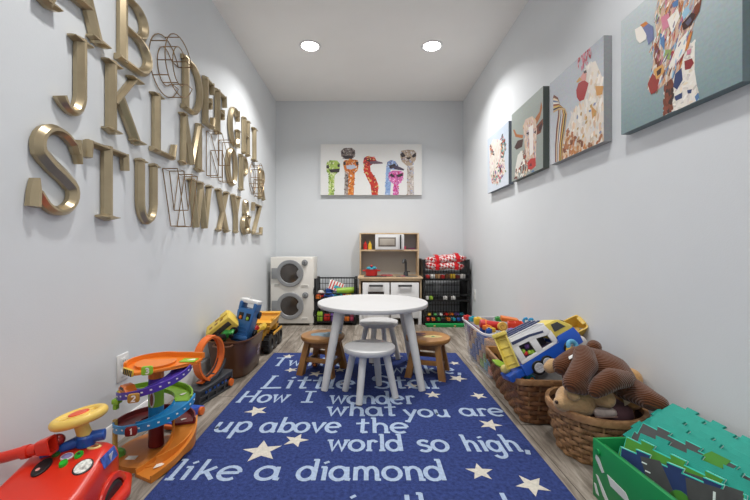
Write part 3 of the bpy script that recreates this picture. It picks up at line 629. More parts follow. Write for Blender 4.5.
# ------------------------------------------------------------------ rug
M_RUG = mat('rug_blue_pile', (58, 72, 128), 0.95, var=0.30, scale=70, bump=0.9, bscale=260, spec=0.1)
M_RUGT = mat('rug_pale_blue_pile', (172, 190, 216), 0.95, var=0.14, scale=70, bump=0.7, bscale=260, spec=0.1)
M_RUGS = mat('rug_cream_pile', (214, 208, 196), 0.95, var=0.12, scale=70, bump=0.7, bscale=260, spec=0.1)
RZ = 0.014
def e_(cx=.3, r=.27): return [([(cx - r, .31), (cx + r * .95, .33)], 1), (arc(cx, .31, r, .30, 5, 310, 14), 1)]
def o_(cx=.3, r=.27, cy=.31): return [(arc(cx, cy, r, .29, 0, 360, 18), 1)]
def sf(x, v, h=.12): return ([(x - h, v), (x + h, v)], .8)
RG = {  # advance, strokes (x-height .62, caps 1)
 'T': (.92, [([(.42, 0), (.45, .95)], 1), ([(.02, .92), (.88, .98)], 1), sf(.42, .03)]),
 'L': (.8, [([(.2, 0), (.28, .95)], 1), ([(.1, .03), (.75, .06)], 1), sf(.3, .95)]),
 'H': (1.0, [([(.14, 0), (.2, .95)], 1), ([(.74, 0), (.8, .95)], 1), ([(.16, .46), (.78, .5)], 1), sf(.14, .03), sf(.78, .95)]),
 'I': (.62, [([(.3, 0), (.3, .95)], 1), ([(.05, .94), (.55, .94)], .9), ([(.05, .03), (.55, .03)], .9)]),
 'S': (.72, [([(.62, .80)] + arc(.36, .73, .25, .22, 30, 210, 8) + arc(.38, .26, .25, .24, 70, -150, 10), 1)]),
 'w': (.86, [([(.1, .6), (.24, .05), (.42, .55), (.6, .05), (.76, .6)], 1), sf(.1, .6), sf(.76, .6)]),
 'i': (.34, [([(.17, 0), (.17, .6)], 1), ([(.15, .86), (.21, .78)], 1.3), sf(.12, .59, .09)]),
 'n': (.68, [([(.14, 0), (.14, .6)], 1), (arc(.34, .34, .2, .25, 180, 0, 8) + [(.54, 0)], 1), sf(.56, .03, .1), sf(.1, .58, .08)]),
 'k': (.66, [([(.14, 0), (.16, .98)], 1), ([(.16, .26), (.52, .6)], 1), ([(.3, .38), (.58, .02)], 1)]),
 'l': (.32, [([(.15, 0), (.17, .98)], 1), sf(.15, .03, .12), sf(.12, .95, .08)]),
 'e': (.66, e_()), 'o': (.66, o_()),
 't': (.52, [([(.24, .02), (.26, .9)], 1), ([(.02, .58), (.48, .62)], .9), ([(.22, .03), (.42, .06)], 1)]),
 'a': (.7, o_(.28, .25) + [([(.54, .6), (.56, .05), (.66, .03)], 1)]),
 'r': (.5, [([(.14, 0), (.14, .6)], 1), (arc(.30, .38, .16, .2, 180, 30, 6), 1), sf(.14, .03)]),
 'd': (.7, o_(.28, .25) + [([(.56, .98), (.56, 0)], 1), sf(.52, .95, .09)]),
 'h': (.7, [([(.14, 0), (.14, .98)], 1), (arc(.34, .34, .2, .25, 180, 0, 8) + [(.54, 0)], 1), sf(.1, .95, .08), sf(.56, .03, .1)]),
 'u': (.7, [(([(.12, .6), (.12, .25)] + arc(.32, .27, .2, .24, 180, 360, 8)), 1), ([(.54, .6), (.54, .04), (.64, .03)], 1)]),
 'y': (.68, [([(.1, .6), (.34, .06)], 1), ([(.6, .6), (.2, -.34), (.06, -.3)], 1)]),
 'p': (.7, [([(.14, -.36), (.16, .6)], 1)] + o_(.4, .24), ),
 'b': (.7, [([(.14, 0), (.14, .98)], 1)] + o_(.4, .24)),
 'v': (.64, [([(.08, .6), (.3, .04), (.54, .6)], 1), sf(.08, .59, .08), sf(.54, .59, .08)]),
 's': (.56, [([(.46, .52)] + arc(.28, .46, .18, .14, 30, 230, 8) + arc(.28, .16, .19, .15, 60, -150, 8), 1)]),
 'm': (.98, [([(.12, 0), (.12, .6)], 1), (arc(.29, .36, .17, .23, 180, 0, 7) + [(.46, 0)], 1), (arc(.63, .36, .17, .23, 180, 0, 7) + [(.80, 0)], 1), sf(.84, .03, .08)]),
 'g': (.7, o_(.28, .25) + [([(.54, .6), (.54, -.1)] + arc(.32, -.12, .22, .2, 0, -160, 8), 1)]),
 ',': (.3, [([(.14, .08), (.06, -.16)], 1.1)]), ' ': (.45, []),
}
rx0, rx1, ry0, ry1 = -0.769, 0.712, 0.56, 2.976
rug = MB(); rug.c = None
rug.mat(0)
def rr(x0, x1, y0, y1, r, z):
    out = []
    for cx, cy, a in ((x1 - r, y1 - r, 0), (x0 + r, y1 - r, 90), (x0 + r, y0 + r, 180), (x1 - r, y0 + r, 270)):
        out += [(cx + r * math.cos(R(a + 15 * i)), cy + r * math.sin(R(a + 15 * i)), z) for i in range(7)]
    return out
rug.loft([rr(rx0, rx1, ry0, ry1, .012, 0.0005), rr(rx0, rx1, ry0, ry1, .012, .009), rr(rx0 + .003, rx1 - .003, ry0 + .003, ry1 - .003, .012, .0125), rr(rx0 + .008, rx1 - .008, ry0 + .008, ry1 - .008, .012, RZ)])
def rug_text(txt, pxa, pxb, pybase, pytop, z):
    """pixel span of the line on the rug: left, right, baseline, cap height"""
    a = fl(pxa, pybase, RZ); b = fl(pxb, pybase, RZ); top = fl(pxa, pytop, RZ)
    hgt = top.y - a.y; W = b.x - a.x
    tot = sum(RG[c][0] for c in txt); x = 0.0
    sx = W / tot
    rug.mat(1)
    for c in txt:
        adv, st = RG[c]
        for pts, w in st:
            RK[0] += 1; flat_stroke(rug, [(a.x + (x + u) * sx, a.y + v * hgt) for u, v in pts], 0.0195 * w * (hgt / 0.17) ** .5, z + .00003 * (RK[0] % 7))
        x += adv
z = RZ + .0006; RK = [0]
rug_text('Twinkle,', 270, 352, 366, 357.5, z)
rug_text('Twinkle,', 372, 463, 373.5, 364.5, z)
rug_text('Little Star', 257, 447, 388.6, 375.5, z)
rug_text('How', 235, 287, 402.5, 390.5, z)
rug_text('I', 299.5, 314.5, 402.5, 391, z)
rug_text('wonder', 328, 417, 404, 391, z)
rug_text('what', 325, 398, 416, 402, z)
rug_text('you', 403, 452, 417, 405, z)
rug_text('are', 462, 508, 416, 404, z)
rug_text('up', 210, 248, 432, 416, z)
rug_text('above', 258, 341, 432.5, 417, z)
rug_text('the', 355, 411, 433, 417.5, z)
rug_text('world', 326, 405, 451, 434, z)
rug_text('so', 418, 452, 451.5, 434, z)
rug_text('high,', 466, 532, 451.5, 434.5, z)
rug_text('like', 163, 239, 480, 459, z)
rug_text('a', 252, 280, 480, 459, z)
rug_text('diamond', 295, 449, 480.5, 459, z)
rug_text('in the sky', 345, 560, 519, 492.5, z)
rug.mat(2)
def star(px, py, r, rot):
    c = fl(px, py, RZ)
    pts = [(c.x + (r if i % 2 == 0 else r * .42) * math.cos(rot + PI * i / 5), c.y + (r if i % 2 == 0 else r * .42) * math.sin(rot + PI * i / 5), z) for i in range(10)]
    for i in range(10): rug.flat([(c.x, c.y, z), pts[i], pts[(i + 1) % 10]])
for i, (px, py, r) in enumerate([(288.3, 356.3, .05), (291.5, 370, .05), (316, 373.8, .055), (339.7, 370, .045), (256.5, 411, .062), (295.8, 440.4, .058), (262, 451, .085), (397, 355.8, .05), (412, 362, .05), (454.5, 363.2, .045), (457.5, 378.4, .065), (433, 394.8, .05), (478.6, 395.8, .05), (490, 424.6, .058), (480, 471.8, .055), (532, 485.3, .062), (345, 384, .04), (412, 386, .05)]):
    star(px, py, r, .35 + i * 1.7)
tag(rug.build('rug', [M_RUG, M_RUGT, M_RUGS], smooth=None), 'blue nursery rhyme rug with pale lettering and cream stars', 'rug')
# ------------------------------------------------------------------ table and stools
M_TW = mat('white_lacquer', (204, 204, 204), 0.42, var=0.015)
M_TWL = mat('white_lacquer_leg', (214, 214, 212), 0.45, var=0.02)
def round_top(mb, r, z0, z1, b=.006, seg=64):
    mb.lathe([(r - b * 2.5, z0), (r - b * .8, z0 + b * .4), (r, z0 + b * 1.6), (r, z1 - b), (r - b * .3, z1 - b * .3), (r - b, z1)], seg)
t = thing('play_table', 'round white children\'s play table standing on the blue rug', 'table', (0.028, 2.48, RZ))
mb = MB(); round_top(mb, .37, .462, .491); mb.build('tabletop', M_TW, t)
for a in (45, 135, 225, 315):
    c, s = math.cos(R(a)), math.sin(R(a)); k = math.sqrt(2)
    MB().cyl((.212 * k * c, .212 * k * s, .463), (.292 * k * c, .292 * k * s, 0), .029, .021, 20).build('leg', M_TWL, t)
def white_stool(x, y, label):
    t = thing('stool', label, 'stool', (x, y, RZ), group='white stools at the play table')
    mb = MB(); round_top(mb, .149, .252, .286, .007, 48); mb.build('seat', M_TW, t)
    for a in (-112, -20, 68, 160):
        c, s = math.cos(R(a)), math.sin(R(a))
        MB().cyl((.098 * c, .098 * s, .254), (.156 * c, .156 * s, .004), .021, .0185, 16).build('leg', M_TWL, t)
        ft = MB().cyl((.1555 * c, .1555 * s, .006), (.157 * c, .157 * s, 0), .017, .017, 12).build('foot_pad', mat('pad_grey', (120, 112, 104), .7), t)
    return t
white_stool(.007, 2.13, 'round white stool in front of the white table')
white_stool(.080, 2.846, 'round white stool behind, half under the white table')
M_PINE = wood('stained_pine', (128, 84, 38), (196, 142, 80), 9, (1, .16, 1), .42, .15)
M_PINEL = wood('stained_pine_leg', (112, 72, 32), (172, 122, 64), 9, (1, 1, .14), .45, .1)
M_SB = mat('stool_paint_blue', (120, 146, 160), .5, var=.25, scale=30); M_SG = mat('stool_paint_yellow', (214, 196, 130), .5, var=.2, scale=30); M_SP = mat('stool_paint_plum', (92, 50, 62), .5, var=.2, scale=30); M_SE = mat('stool_paint_green', (80, 140, 90), .5, var=.2, scale=30)
def wood_stool(x, y, rz, label, paints):
    t = thing('wooden_stool', label, 'stool', (x, y, RZ), rz, 'painted wooden stools')
    mb = MB(); round_top(mb, .150, .219, .255, .009, 48)
    mats = [M_PINE]
    for i, (poly, m) in enumerate(paints):
        mats.append(m); mb.mat(i + 1).flat([(px, py, .2553 + .0002 * i) for px, py in poly])
    mb.build('seat', mats, t)
    tops = []; 
    for a in (45, 135, 225, 315):
        c, s = math.cos(R(a)), math.sin(R(a))
        top = Vector((.105 * c, .105 * s, .221)); bot = Vector((.158 * c, .158 * s, 0)); tops.append((top, bot))
        d = bot - top
        loops = []
        for p, w in ((top, .019), (bot, .022)):
            e1 = Vector((c, s, 0)); e2 = Vector((-s, c, 0))
            loops.append([p + Vector((sx * w, sy * w, 0)) for sx, sy in ((-1, -1), (1, -1), (1, 1), (-1, 1))])
        MB().loft(loops).build('leg', M_PINEL, t)
    for i in range(4):
        j = (i + 1) % 4
        for zf, lo, nm in ((.12, .0, 'apron'), (.55 if i % 2 == 0 else .66, 0, 'stretcher')):
            a = tops[i][0].lerp(tops[i][1], zf); b = tops[j][0].lerp(tops[j][1], zf); d = (b - a).normalized()
            hgt = .034 if nm == 'apron' else .03
            M = orient((a + b) / 2, d)
            MB().box((0, 0, 0), ((b - a).length - .026, .018, hgt), .003, M).build(nm, M_PINEL, t)
    return t
def blob(cx, cy, r, n=14, seed=1, sx=1, sy=1):
    rn = random.Random(seed)
    return [(cx + sx * r * (.7 + .5 * rn.random()) * math.cos(2 * PI * i / n), cy + sy * r * (.7 + .5 * rn.random()) * math.sin(2 * PI * i / n)) for i in range(n)]
def rot2(P, a): return [(x * math.cos(R(a)) - y * math.sin(R(a)), x * math.sin(R(a)) + y * math.cos(R(a))) for x, y in P]
wood_stool(-.316, 2.535, -18.4, 'brown wooden stool with blue painted seat, left of the table',
           [(rot2(blob(.02, -.01, .075, 18, 3, 1.4, .85), 18), M_SB), (rot2(blob(.07, .03, .045, 12, 5, 1.3, 1), 18), M_SB)])
wood_stool(.404, 2.49, -18.4 - 45 + 45, 'brown wooden stool with yellow and plum painted seat, right of the table',
           [(rot2(blob(.03, -.02, .045, 14, 4, 1.6, .8), 18), M_SG), (rot2(blob(-.05, .06, .035, 12, 8, 1.6, .8), 18), M_SP), (rot2(blob(.03, -.03, .014, 9, 9), 18), M_SE), (rot2(blob(-.05, .01, .03, 11, 12, 1.4, .5), 18), M_SP)])
b_ = fl(315, 367.5, RZ)
t = thing('toy_ball', 'small brown and orange ball on rug under the left wooden stool', 'ball', (b_.x, b_.y, RZ))
MB().ball((0, 0, .021), .021).build('shell', plastic('brown_ball', (84, 48, 36)), t)
for a in range(3): MB().ball((.014 * math.cos(a * 2.1 - 1.6), .014 * math.sin(a * 2.1 - 1.6), .024), .010, seg=12, rings=8).build('spot', plastic(['orange_spot', 'purple_spot', 'red_spot'][a], [(220, 120, 40), (90, 60, 130), (190, 60, 50)][a]), t)

# ------------------------------------------------------------------ toy washer and dryer tower
M_APP = mat('appliance_white', (226, 223, 216), .4, var=.01)
M_GREY = plastic('door_grey', (140, 142, 144), .35)
M_DGL = mat('dark_door_glass', (62, 56, 52), .12, var=.35, scale=6, coat=.5)
M_BLK = plastic('black', (24, 24, 25), .42)
M_DKG = plastic('dark_grey', (64, 66, 68), .42)
wx0, wx1, wyf, wyb, wz = -1.085, -.607, 4.05, 4.34, .758
t = thing('toy_washer_dryer', 'white toy washer and dryer tower in the back left corner', 'toy appliance', ((wx0 + wx1) / 2, wyf, 0))
mb = MB(); W = wx1 - wx0
mb.box((0, (wyb - wyf) / 2, .025 + (wz - .025) / 2), (W, wyb - wyf, wz - .025), .006)
mb.build('body', M_APP, t)
for x in (-W / 2 + .03, W / 2 - .03):
    for y in (.03, wyb - wyf - .03): MB().box((x, y, .014), (.035, .035, .028), .003).build('foot', M_APP, t)
def washer_door(pxc, pyc, pxk, pyk):
    c = at(pxc, pyc, wyf); cx, cz = c.x - t.location.x, c.z
    Mf = frame((cx, -.001, cz), (1, 0, 0), (0, 0, 1), (0, -1, 0))
    d = MB(Mf); d.lathe([(.150, 0), (.150, .014), (.144, .021), (.112, .021), (.106, .015), (.106, .0)], 48, cap=(False, False))
    d.box((-.158, 0, .010), (.085, .118, .020), .004)
    d = d.build('door_ring', M_GREY, t)
    g = MB(Mf); g.lathe([(0.0, .017), (.05, .016), (.108, .010)], 40, cap=(False, False)); g.build('door_glass', M_DGL, d)
    k = MB(Mf); k.prism(arc(.128, 0, .052, .052, 105, 255, 12), .018, .002); k.build('door_latch', M_GREY, d)
    q = at(pxk, pyk, wyf)
    kn = MB(frame((q.x - t.location.x, -.001, q.z), (1, 0, 0), (0, 0, 1), (0, -1, 0)))
    kn.lathe([(.034, 0), (.034, .008), (.03, .011), (.020, .011), (.020, .024), (.017, .027), (0.0, .027)], 28)
    kn = kn.build('dial', M_GREY, t)
    MB(frame((q.x - t.location.x, -.030, q.z), (1, 0, 0), (0, 0, 1), (0, -1, 0))).box((0, 0, 0), (.006, .03, .006), .002).build('dial_pointer', M_DKG, kn)
washer_door(290, 273.3, 304.8, 262.7); washer_door(290.2, 305.8, 305.4, 295.2)
for px, py, w in ((304.6, 286, .085), (304.8, 319, .075), (277, 285, .06), (276.5, 318.5, .035)):
    q = at(px, py, wyf); tr = MB().box((q.x - t.location.x, -.002, q.z), (w, .004, .034), .001).build('soap_drawer' if w > .06 else 'label_plate', M_APP if w > .06 else mat('plate_white', (206, 204, 198), .5), t)
    MB().box((q.x - t.location.x, -.0045, q.z + .002), (w * .8, .001, .012)).build('label_print', mat('print_grey', (170, 168, 162), .5), tr)

# ------------------------------------------------------------------ black wire storage bins
M_RACK = plastic('rack_black', (18, 18, 19), .4); M_WIREB = mat('black_wire', (22, 22, 24), .4, .2)
def rack(x0, x1, yf, tiers, hh, label, name='storage_bin_rack', depth=.36):
    t = thing(name, label, 'storage bins', ((x0 + x1) / 2, yf, 0)); W = x1 - x0; D = depth
    for k in range(tiers):
        z = .02 + k * hh
        b = MB()
        for s in (-1, 1):   # side cheeks with sloped front
            x = s * (W / 2 - .012)
            Ms = frame((x - .009, 0, z), (0, 1, 0), (0, 0, 1), (1, 0, 0))
            b.prism([(.012, 0), (D, 0), (D, hh - .012), (.10, hh - .012), (.085, hh - .045), (.05, hh * .42), (.012, hh * .30)], .018, .003, Ms)
            b.box((s * (W / 2 - .012), .045, z + hh * .5), (.03, .026, hh - .004), .004)
            b.box((s * (W / 2 - .012), D - .02, z + hh * .5), (.03, .03, hh - .002), .004)
        b.box((0, D / 2, z + .012), (W - .04, D - .02, .012), .002)
        b.box((0, D - .012, z + hh - .02), (W - .05, .014, .016), .002)
        o = b.build('bin', M_RACK, t)
        g = MB()
        n = int(W / .036)
        for i in range(n + 1):
            x = -W / 2 + .03 + (W - .06) * i / n
            g.box((x, D - .008, z + hh / 2), (.0045, .004, hh - .02))
        for zz in (.3, .65): g.box((0, D - .008, z + hh * zz), (W - .05, .004, .006))
        g.build('back_grid', M_WIREB, o)
        f = MB()
        zr = z + hh * .34
        f.box((0, .006, zr), (W - .03, .010, .010), .002); f.box((0, .012, z + .02), (W - .03, .008, .012), .002)
        for i in range(int(n * .8) + 1):
            x = -W / 2 + .03 + (W - .06) * i / int(n * .8); f.box((x, .010, (zr + z + .02) / 2), (.004, .004, zr - z - .02))
        f.tube([(-W / 2 + .012, .004, z + hh * .62), (-W / 2 + .006, -.012, z + hh * .5), (-W / 2 + .006, -.012, z + hh * .36), (-W / 2 + .012, .004, z + hh * .30)], .005, 8)
        f.tube([(W / 2 - .012, .004, z + hh * .62), (W / 2 - .006, -.012, z + hh * .5), (W / 2 - .006, -.012, z + hh * .36), (W / 2 - .012, .004, z + hh * .30)], .005, 8)
        f.build('front_grille', M_WIREB, o)
    for s in (-1, 1):
        for y in (.04, D - .04): MB().box((s * (W / 2 - .02), y, .010), (.04, .04, .02), .003).build('foot', M_RACK, t)
    return t
LX0, LX1, RYF = -.612, -.135, 4.05
rack(LX0, LX1, RYF, 2, .25, 'two tier black wire storage bins between washer and kitchen')
RX0, RX1 = .610, 1.128
rack(RX0, RX1, RYF, 3, .238, 'three tier black wire storage bins in the back right corner')

# ------------------------------------------------------------------ generic small toys
TC = {'red': (196, 40, 36), 'blue': (42, 88, 170), 'yellow': (226, 186, 60), 'green': (62, 150, 70), 'orange': (224, 120, 44), 'purple': (110, 74, 150), 'teal': (40, 150, 170), 'white': (226, 224, 218), 'tan': (206, 160, 110), 'lime': (150, 190, 60), 'pink': (214, 90, 120), 'black': (34, 34, 36), 'lilac': (158, 138, 196), 'brown': (120, 80, 50), 'maroon': (120, 36, 40)}
def pl(c): return plastic('toy_' + c, TC[c], .38)
def toy_block(c, x, y, z, label, rz=0, d=(.06, .06, .05), group=None, M=None, studs=True, name='toy_block'):
    """little building brick: hollow-look body with studs on top"""
    t = thing(name, label, 'toy block', (x, y, z), rz, group, M)
    MB().box((0, 0, d[2] / 2), d, .004).build('body', pl(c), t)
    if studs:
        nx, ny = max(1, int(d[0] / .03)), max(1, int(d[1] / .03)); mb = MB()
        for i in range(nx):
            for j in range(ny): mb.cyl(((i + .5) * d[0] / nx - d[0] / 2, (j + .5) * d[1] / ny - d[1] / 2, d[2] - .001), ((i + .5) * d[0] / nx - d[0] / 2, (j + .5) * d[1] / ny - d[1] / 2, d[2] + .006), .009, seg=12)
        mb.build('studs', pl(c), t)
    return t
def toy_car(c, x, y, z, label, rz=0, L=.075, group=None, M=None, c2=None):
    t = thing('toy_car', label, 'toy car', (x, y, z), rz, group, M); w = L * .48
    sp = [(-L / 2, .2 * L), (L / 2, .2 * L), (L / 2, .34 * L), (.30 * L, .40 * L), (.16 * L, .62 * L), (-.28 * L, .62 * L), (-.42 * L, .40 * L), (-L / 2, .38 * L)]
    MB().prism(sp, w, .05 * L, frame((0, w / 2, -.06 * L), (1, 0, 0), (0, 0, 1), (0, -1, 0))).build('body', pl(c), t)
    MB().prism([(.13 * L, .40 * L), (.10 * L, .54 * L), (-.24 * L, .54 * L), (-.34 * L, .40 * L)], w * 1.01, 0, frame((0, w * .505, -.04 * L), (1, 0, 0), (0, 0, 1), (0, -1, 0))).build('window', M_BLK if c != 'black' else pl('white'), t)
    for sx in (-.3, .3):
        for sy in (-1, 1):
            MB().cyl((sx * L, sy * (w / 2 - .004), .13 * L), (sx * L, sy * (w / 2 + .006), .13 * L), .13 * L, seg=16).build('wheel', pl(c2) if c2 else M_BLK, t)
    return t
def toy_ring(c, x, y, z, label, r=.03, M=None, rr=.009):
    t = MB().tube([(r * math.cos(2 * PI * i / 28), r * math.sin(2 * PI * i / 28), 0) for i in range(28)], rr, 10, True).build('toy_ring', pl(c))
    if M is not None: t.matrix_world = M
    else: t.location = (x, y, z)
    return tag(t, label, 'toy ring')

# things in the left rack
zt = .02 + .25 + .02          # upper tier floor
cx = (LX0 + LX1) / 2
q = at(336, 287, 4.18)
t = thing('board_book', 'red and white striped book leaning in upper left bin', 'book', M=T(q.x, 4.20, zt + .13) @ rotm('Y', 20) @ rotm('X', -20))
MB().box((0, 0, 0), (.17, .014, .11), .002).build('cover', pl('white'), t)
for i in range(5): MB().box((-.065 + i * .033, -.0078, 0), (.014, .0012, .104)).build('stripe', pl('red'), t)
MB().box((.02, -.0086, -.01), (.08, .0012, .035)).build('picture_panel', pl('teal'), t)
def soft(name, c, x, y, z, d, label, cat, rz=0, e=3.0, M=None):
    """rounded soft toy lump: pillow shape with seam"""
    mb = MB(); n = 28; lo = []
    for k in range(9):
        a = -PI / 2 + PI * k / 8; s = max(.02, math.cos(a)) ** .6
        lo.append([(px, py, d[2] / 2 * (1 + math.sin(a))) for px, py, _ in sq((0, 0), (d[0] / 2 * s, d[1] / 2 * s), n, e)])
    mb.loft(lo)
    o = mb.build(name, pl(c) if isinstance(c, str) else c)
    if M is not None: o.matrix_world = M
    else: o.location = (x, y, z); o.rotation_euler = (0, 0, R(rz))
    return tag(o, label, cat)
toy_car('red', -.53, 4.14, zt, 'red toy car at left end of upper left bin', 20, .11)
soft('toy_ball', 'white', -.555, 4.26, zt, (.08, .08, .08), 'white ball behind red car in the left bins', 'ball', e=2)
toy_block('orange', -.56, 4.085, zt, 'orange toy block at front left of upper left bin', 5, (.06, .04, .04))
toy_car('blue', -.44, 4.13, zt, 'blue toy car in front of the striped book', -10, .12)
toy_block('blue', -.46, 4.29, zt, 'blue toy block behind the striped book', 10, (.08, .06, .09))
toy_car('teal', -.33, 4.10, zt, 'teal toy car beside the green roll in left bins', 8, .12)
t = thing('play_mat_roll', 'rolled lime green play mat across upper left bin', 'play mat', M=T(-.25, 4.13, zt + .085) @ rotm('Z', 8))
MB().cyl((-.11, 0, 0), (.11, 0, 0.012), .034, seg=24, bev=.005).build('roll', pl('lime'), t)
MB().cyl((.105, 0, .012), (.113, 0, .0125), .026, seg=20).build('end_cap', pl('green'), t)
toy_block('purple', -.37, 4.21, zt, 'purple toy block under the striped book', 0, (.06, .06, .05))
toy_car('yellow', -.215, 4.09, zt, 'yellow toy car below the green roll', 0, .1)
toy_block('red', -.30, 4.235, zt, 'red toy block behind the green roll', 0, (.07, .06, .06))
toy_block('green', -.19, 4.225, zt, 'green toy block at right end of upper left bin', 0, (.06, .06, .06))
zb = .02 + .02
for i, (c, x, d) in enumerate([('lime', -.545, (.06, .06, .10)), ('red', -.47, (.07, .06, .07)), ('purple', -.395, (.06, .06, .08)), ('blue', -.32, (.07, .07, .10)), ('orange', -.245, (.05, .05, .05)), ('pink', -.185, (.05, .05, .06))]):
    toy_block(c, x, 4.12 + .02 * (i % 2), zb, '%s toy block in the lower left bin' % c, i * 4, d, 'blocks in the lower left bin')
# things in the right rack
z3 = .02 + 2 * .238 + .02
M_BAG = bpy.data.materials.new('red_white_fabric'); M_BAG.use_nodes = True
def bag_nodes():
    N = M_BAG.node_tree.nodes; L = M_BAG.node_tree.links; b = N['Principled BSDF']; b.inputs['Roughness'].default_value = .9
    tc = N.new('ShaderNodeTexCoord'); mp = N.new('ShaderNodeMapping'); mp.inputs['Scale'].default_value = (34, 34, 34); mp.inputs['Rotation'].default_value = (0.3, .5, .78)
    ck = N.new('ShaderNodeTexChecker'); ck.inputs['Scale'].default_value = 1; ck.inputs['Color1'].default_value = lin((188, 34, 40)); ck.inputs['Color2'].default_value = lin((228, 214, 212))
    L.new(tc.outputs['Object'], mp.inputs['Vector']); L.new(mp.outputs['Vector'], ck.inputs['Vector']); L.new(ck.outputs['Color'], b.inputs['Base Color'])
bag_nodes()
M_REDF = fuzzy_mat('red_fabric', (196, 26, 34))
def fabric_bag(M, d, label):
    t = thing('folded_bag', label, 'bag', M=M)
    mb = MB(); lo = []
    for k in range(9):
        a = -PI / 2 + PI * k / 8; s = max(.05, math.cos(a)) ** .4
        lo.append([(px + .012 * math.sin(9 * py + k), py, d[2] / 2 * (1 + math.sin(a)) + .010 * math.sin(px * 22 + k)) for px, py, _ in sq((0, 0), (d[0] / 2 * s, d[1] / 2 * s), 36, 5)])
    mb.loft(lo); mb.build('cloth', M_BAG, t)
    for x in (-d[0] * .26, d[0] * .24):
        st = MB(); p = [(x, -d[1] / 2 - .012, d[2] * .05), (x + .004, -d[1] / 2 - .016, d[2] * .5), (x, -d[1] * .4, d[2] + .012), (x - .004, 0, d[2] + .018)]
        st.strip(p, lambda i: (.020, 0, 0), lambda i: (0, .002, .002)); st.build('strap', M_REDF, t)
fabric_bag(T(.86, 4.18, z3 + .10) @ rotm('Z', 3), (.43, .26, .085), 'lower folded red and white bag in top right bin')
fabric_bag(T(.885, 4.19, z3 + .175) @ rotm('Y', -5), (.45, .26, .085), 'upper folded red and white bag with red straps on top')
for i in range(8):
    c = ['red', 'white', 'tan', 'red', 'brown', 'yellow', 'maroon', 'white'][i]
    toy_block(c, .66 + i * .056, 4.10, z3, '%s toy block %s under the red bags' % (c, ['far left', 'second from left', 'third from left', 'left of middle', 'right of middle', 'third from right', 'second from right', 'far right'][i]), 5 * i, (.045, .05, .04 + .008 * (i % 3)), 'blocks under the red bags')
z2 = .02 + .238 + .02
for i, (c, x) in enumerate([('white', .655), ('lime', .70), ('white', .86), ('white', .95)]):
    toy_block(c, x, 4.10, z2, '%s toy block in middle right bin, %s' % (c, ['leftmost', 'second from left', 'near its middle', 'toward right'][i]), 9 * i, (.035, .04, .04), 'blocks in the middle right bin')
z1 = .04
cs = ['red', 'orange', 'green', 'black', 'orange', 'teal', 'blue', 'blue', 'red', 'purple', 'black', 'green', 'yellow', 'white', 'orange', 'lilac']
for i, c in enumerate(cs):
    r_, k = divmod(i, 8)
    toy_car(c, .663 + k * .057, 4.095 + .085 * r_, z1 + (0 if r_ == 0 else .0), '%s toy car in bottom right bin, %s row, place %s from left' % (c, 'front' if r_ == 0 else 'back', ['first', 'second', 'third', 'fourth', 'fifth', 'sixth', 'seventh', 'eighth'][k]), 90 + 6 * (i % 3), .072, 'toy cars in the bottom right bin')
for i in range(7):
    c = ['yellow', 'green', 'white', 'red', 'orange', 'purple', 'teal'][i]
    toy_car(c, .69 + i * .06, 4.135, z1 + .052, '%s toy car on top of the bottom right bin heap, %s from left' % (c, ['first', 'second', 'third', 'fourth', 'fifth', 'sixth', 'seventh'][i]), 70 + 17 * i, .066, 'toy cars in the bottom right bin')
t = thing('toy_tray', 'flat green plastic tray on floor before right bins', 'tray', (.835, 4.0, 0))
mb = MB(); mb.loft([sq((0, 0), (.20, .035), 28, 6, 0.001), sq((0, 0), (.215, .042), 28, 6, .030), sq((0, 0), (.205, .035), 28, 6, .030), sq((0, 0), (.195, .03), 28, 6, .010)]); mb.build('tray_body', plastic('bright_green', (30, 160, 80)), t)
for x in (-.12, .1): MB().box((x, -.041, .016), (.02, .006, .012), .001).build('clip', pl('tan'), t)

# ------------------------------------------------------------------ play kitchen
M_BIRCH = wood('birch_ply', (196, 168, 132), (216, 192, 158), 14, (1, .3, 1), .5)
M_KW = mat('kitchen_white', (230, 230, 230), .4, var=.01); M_KG = mat('kitchen_grey_back', (168, 166, 162), .6, var=.01)
kx0, kx1, kyf, kyb = -.105, .596, 4.088, 4.475
kc = .245; W = .702
t = thing('play_kitchen', 'white and birch children\'s play kitchen against the back wall', 'play kitchen', (kc, kyf, 0))
D = kyb - kyf
bw = MB(); bw.box((-W / 2 + .009, D / 2 + .008, .335), (.018, D - .016, .37), .002).box((W / 2 - .009, D / 2 + .008, .335), (.018, D - .016, .37), .002).box((0, D - .008, .335), (W - .04, .012, .37)).box((0, D / 2 + .01, .158), (W - .036, D - .03, .016)).box((0, .02, .505), (W - .036, .016, .03))
bw.build('cabinet_body', M_BIRCH, t)
for sx in (-1, 1):
    for y in (.028, D - .03): MB().box((sx * (W / 2 - .02), y, .075), (.036, .036, .15), .002).build('leg', M_KW, t)
MB().box((0, D / 2 - .004, .524), (.728, D + .012, .022), .003).build('countertop', M_BIRCH, t)
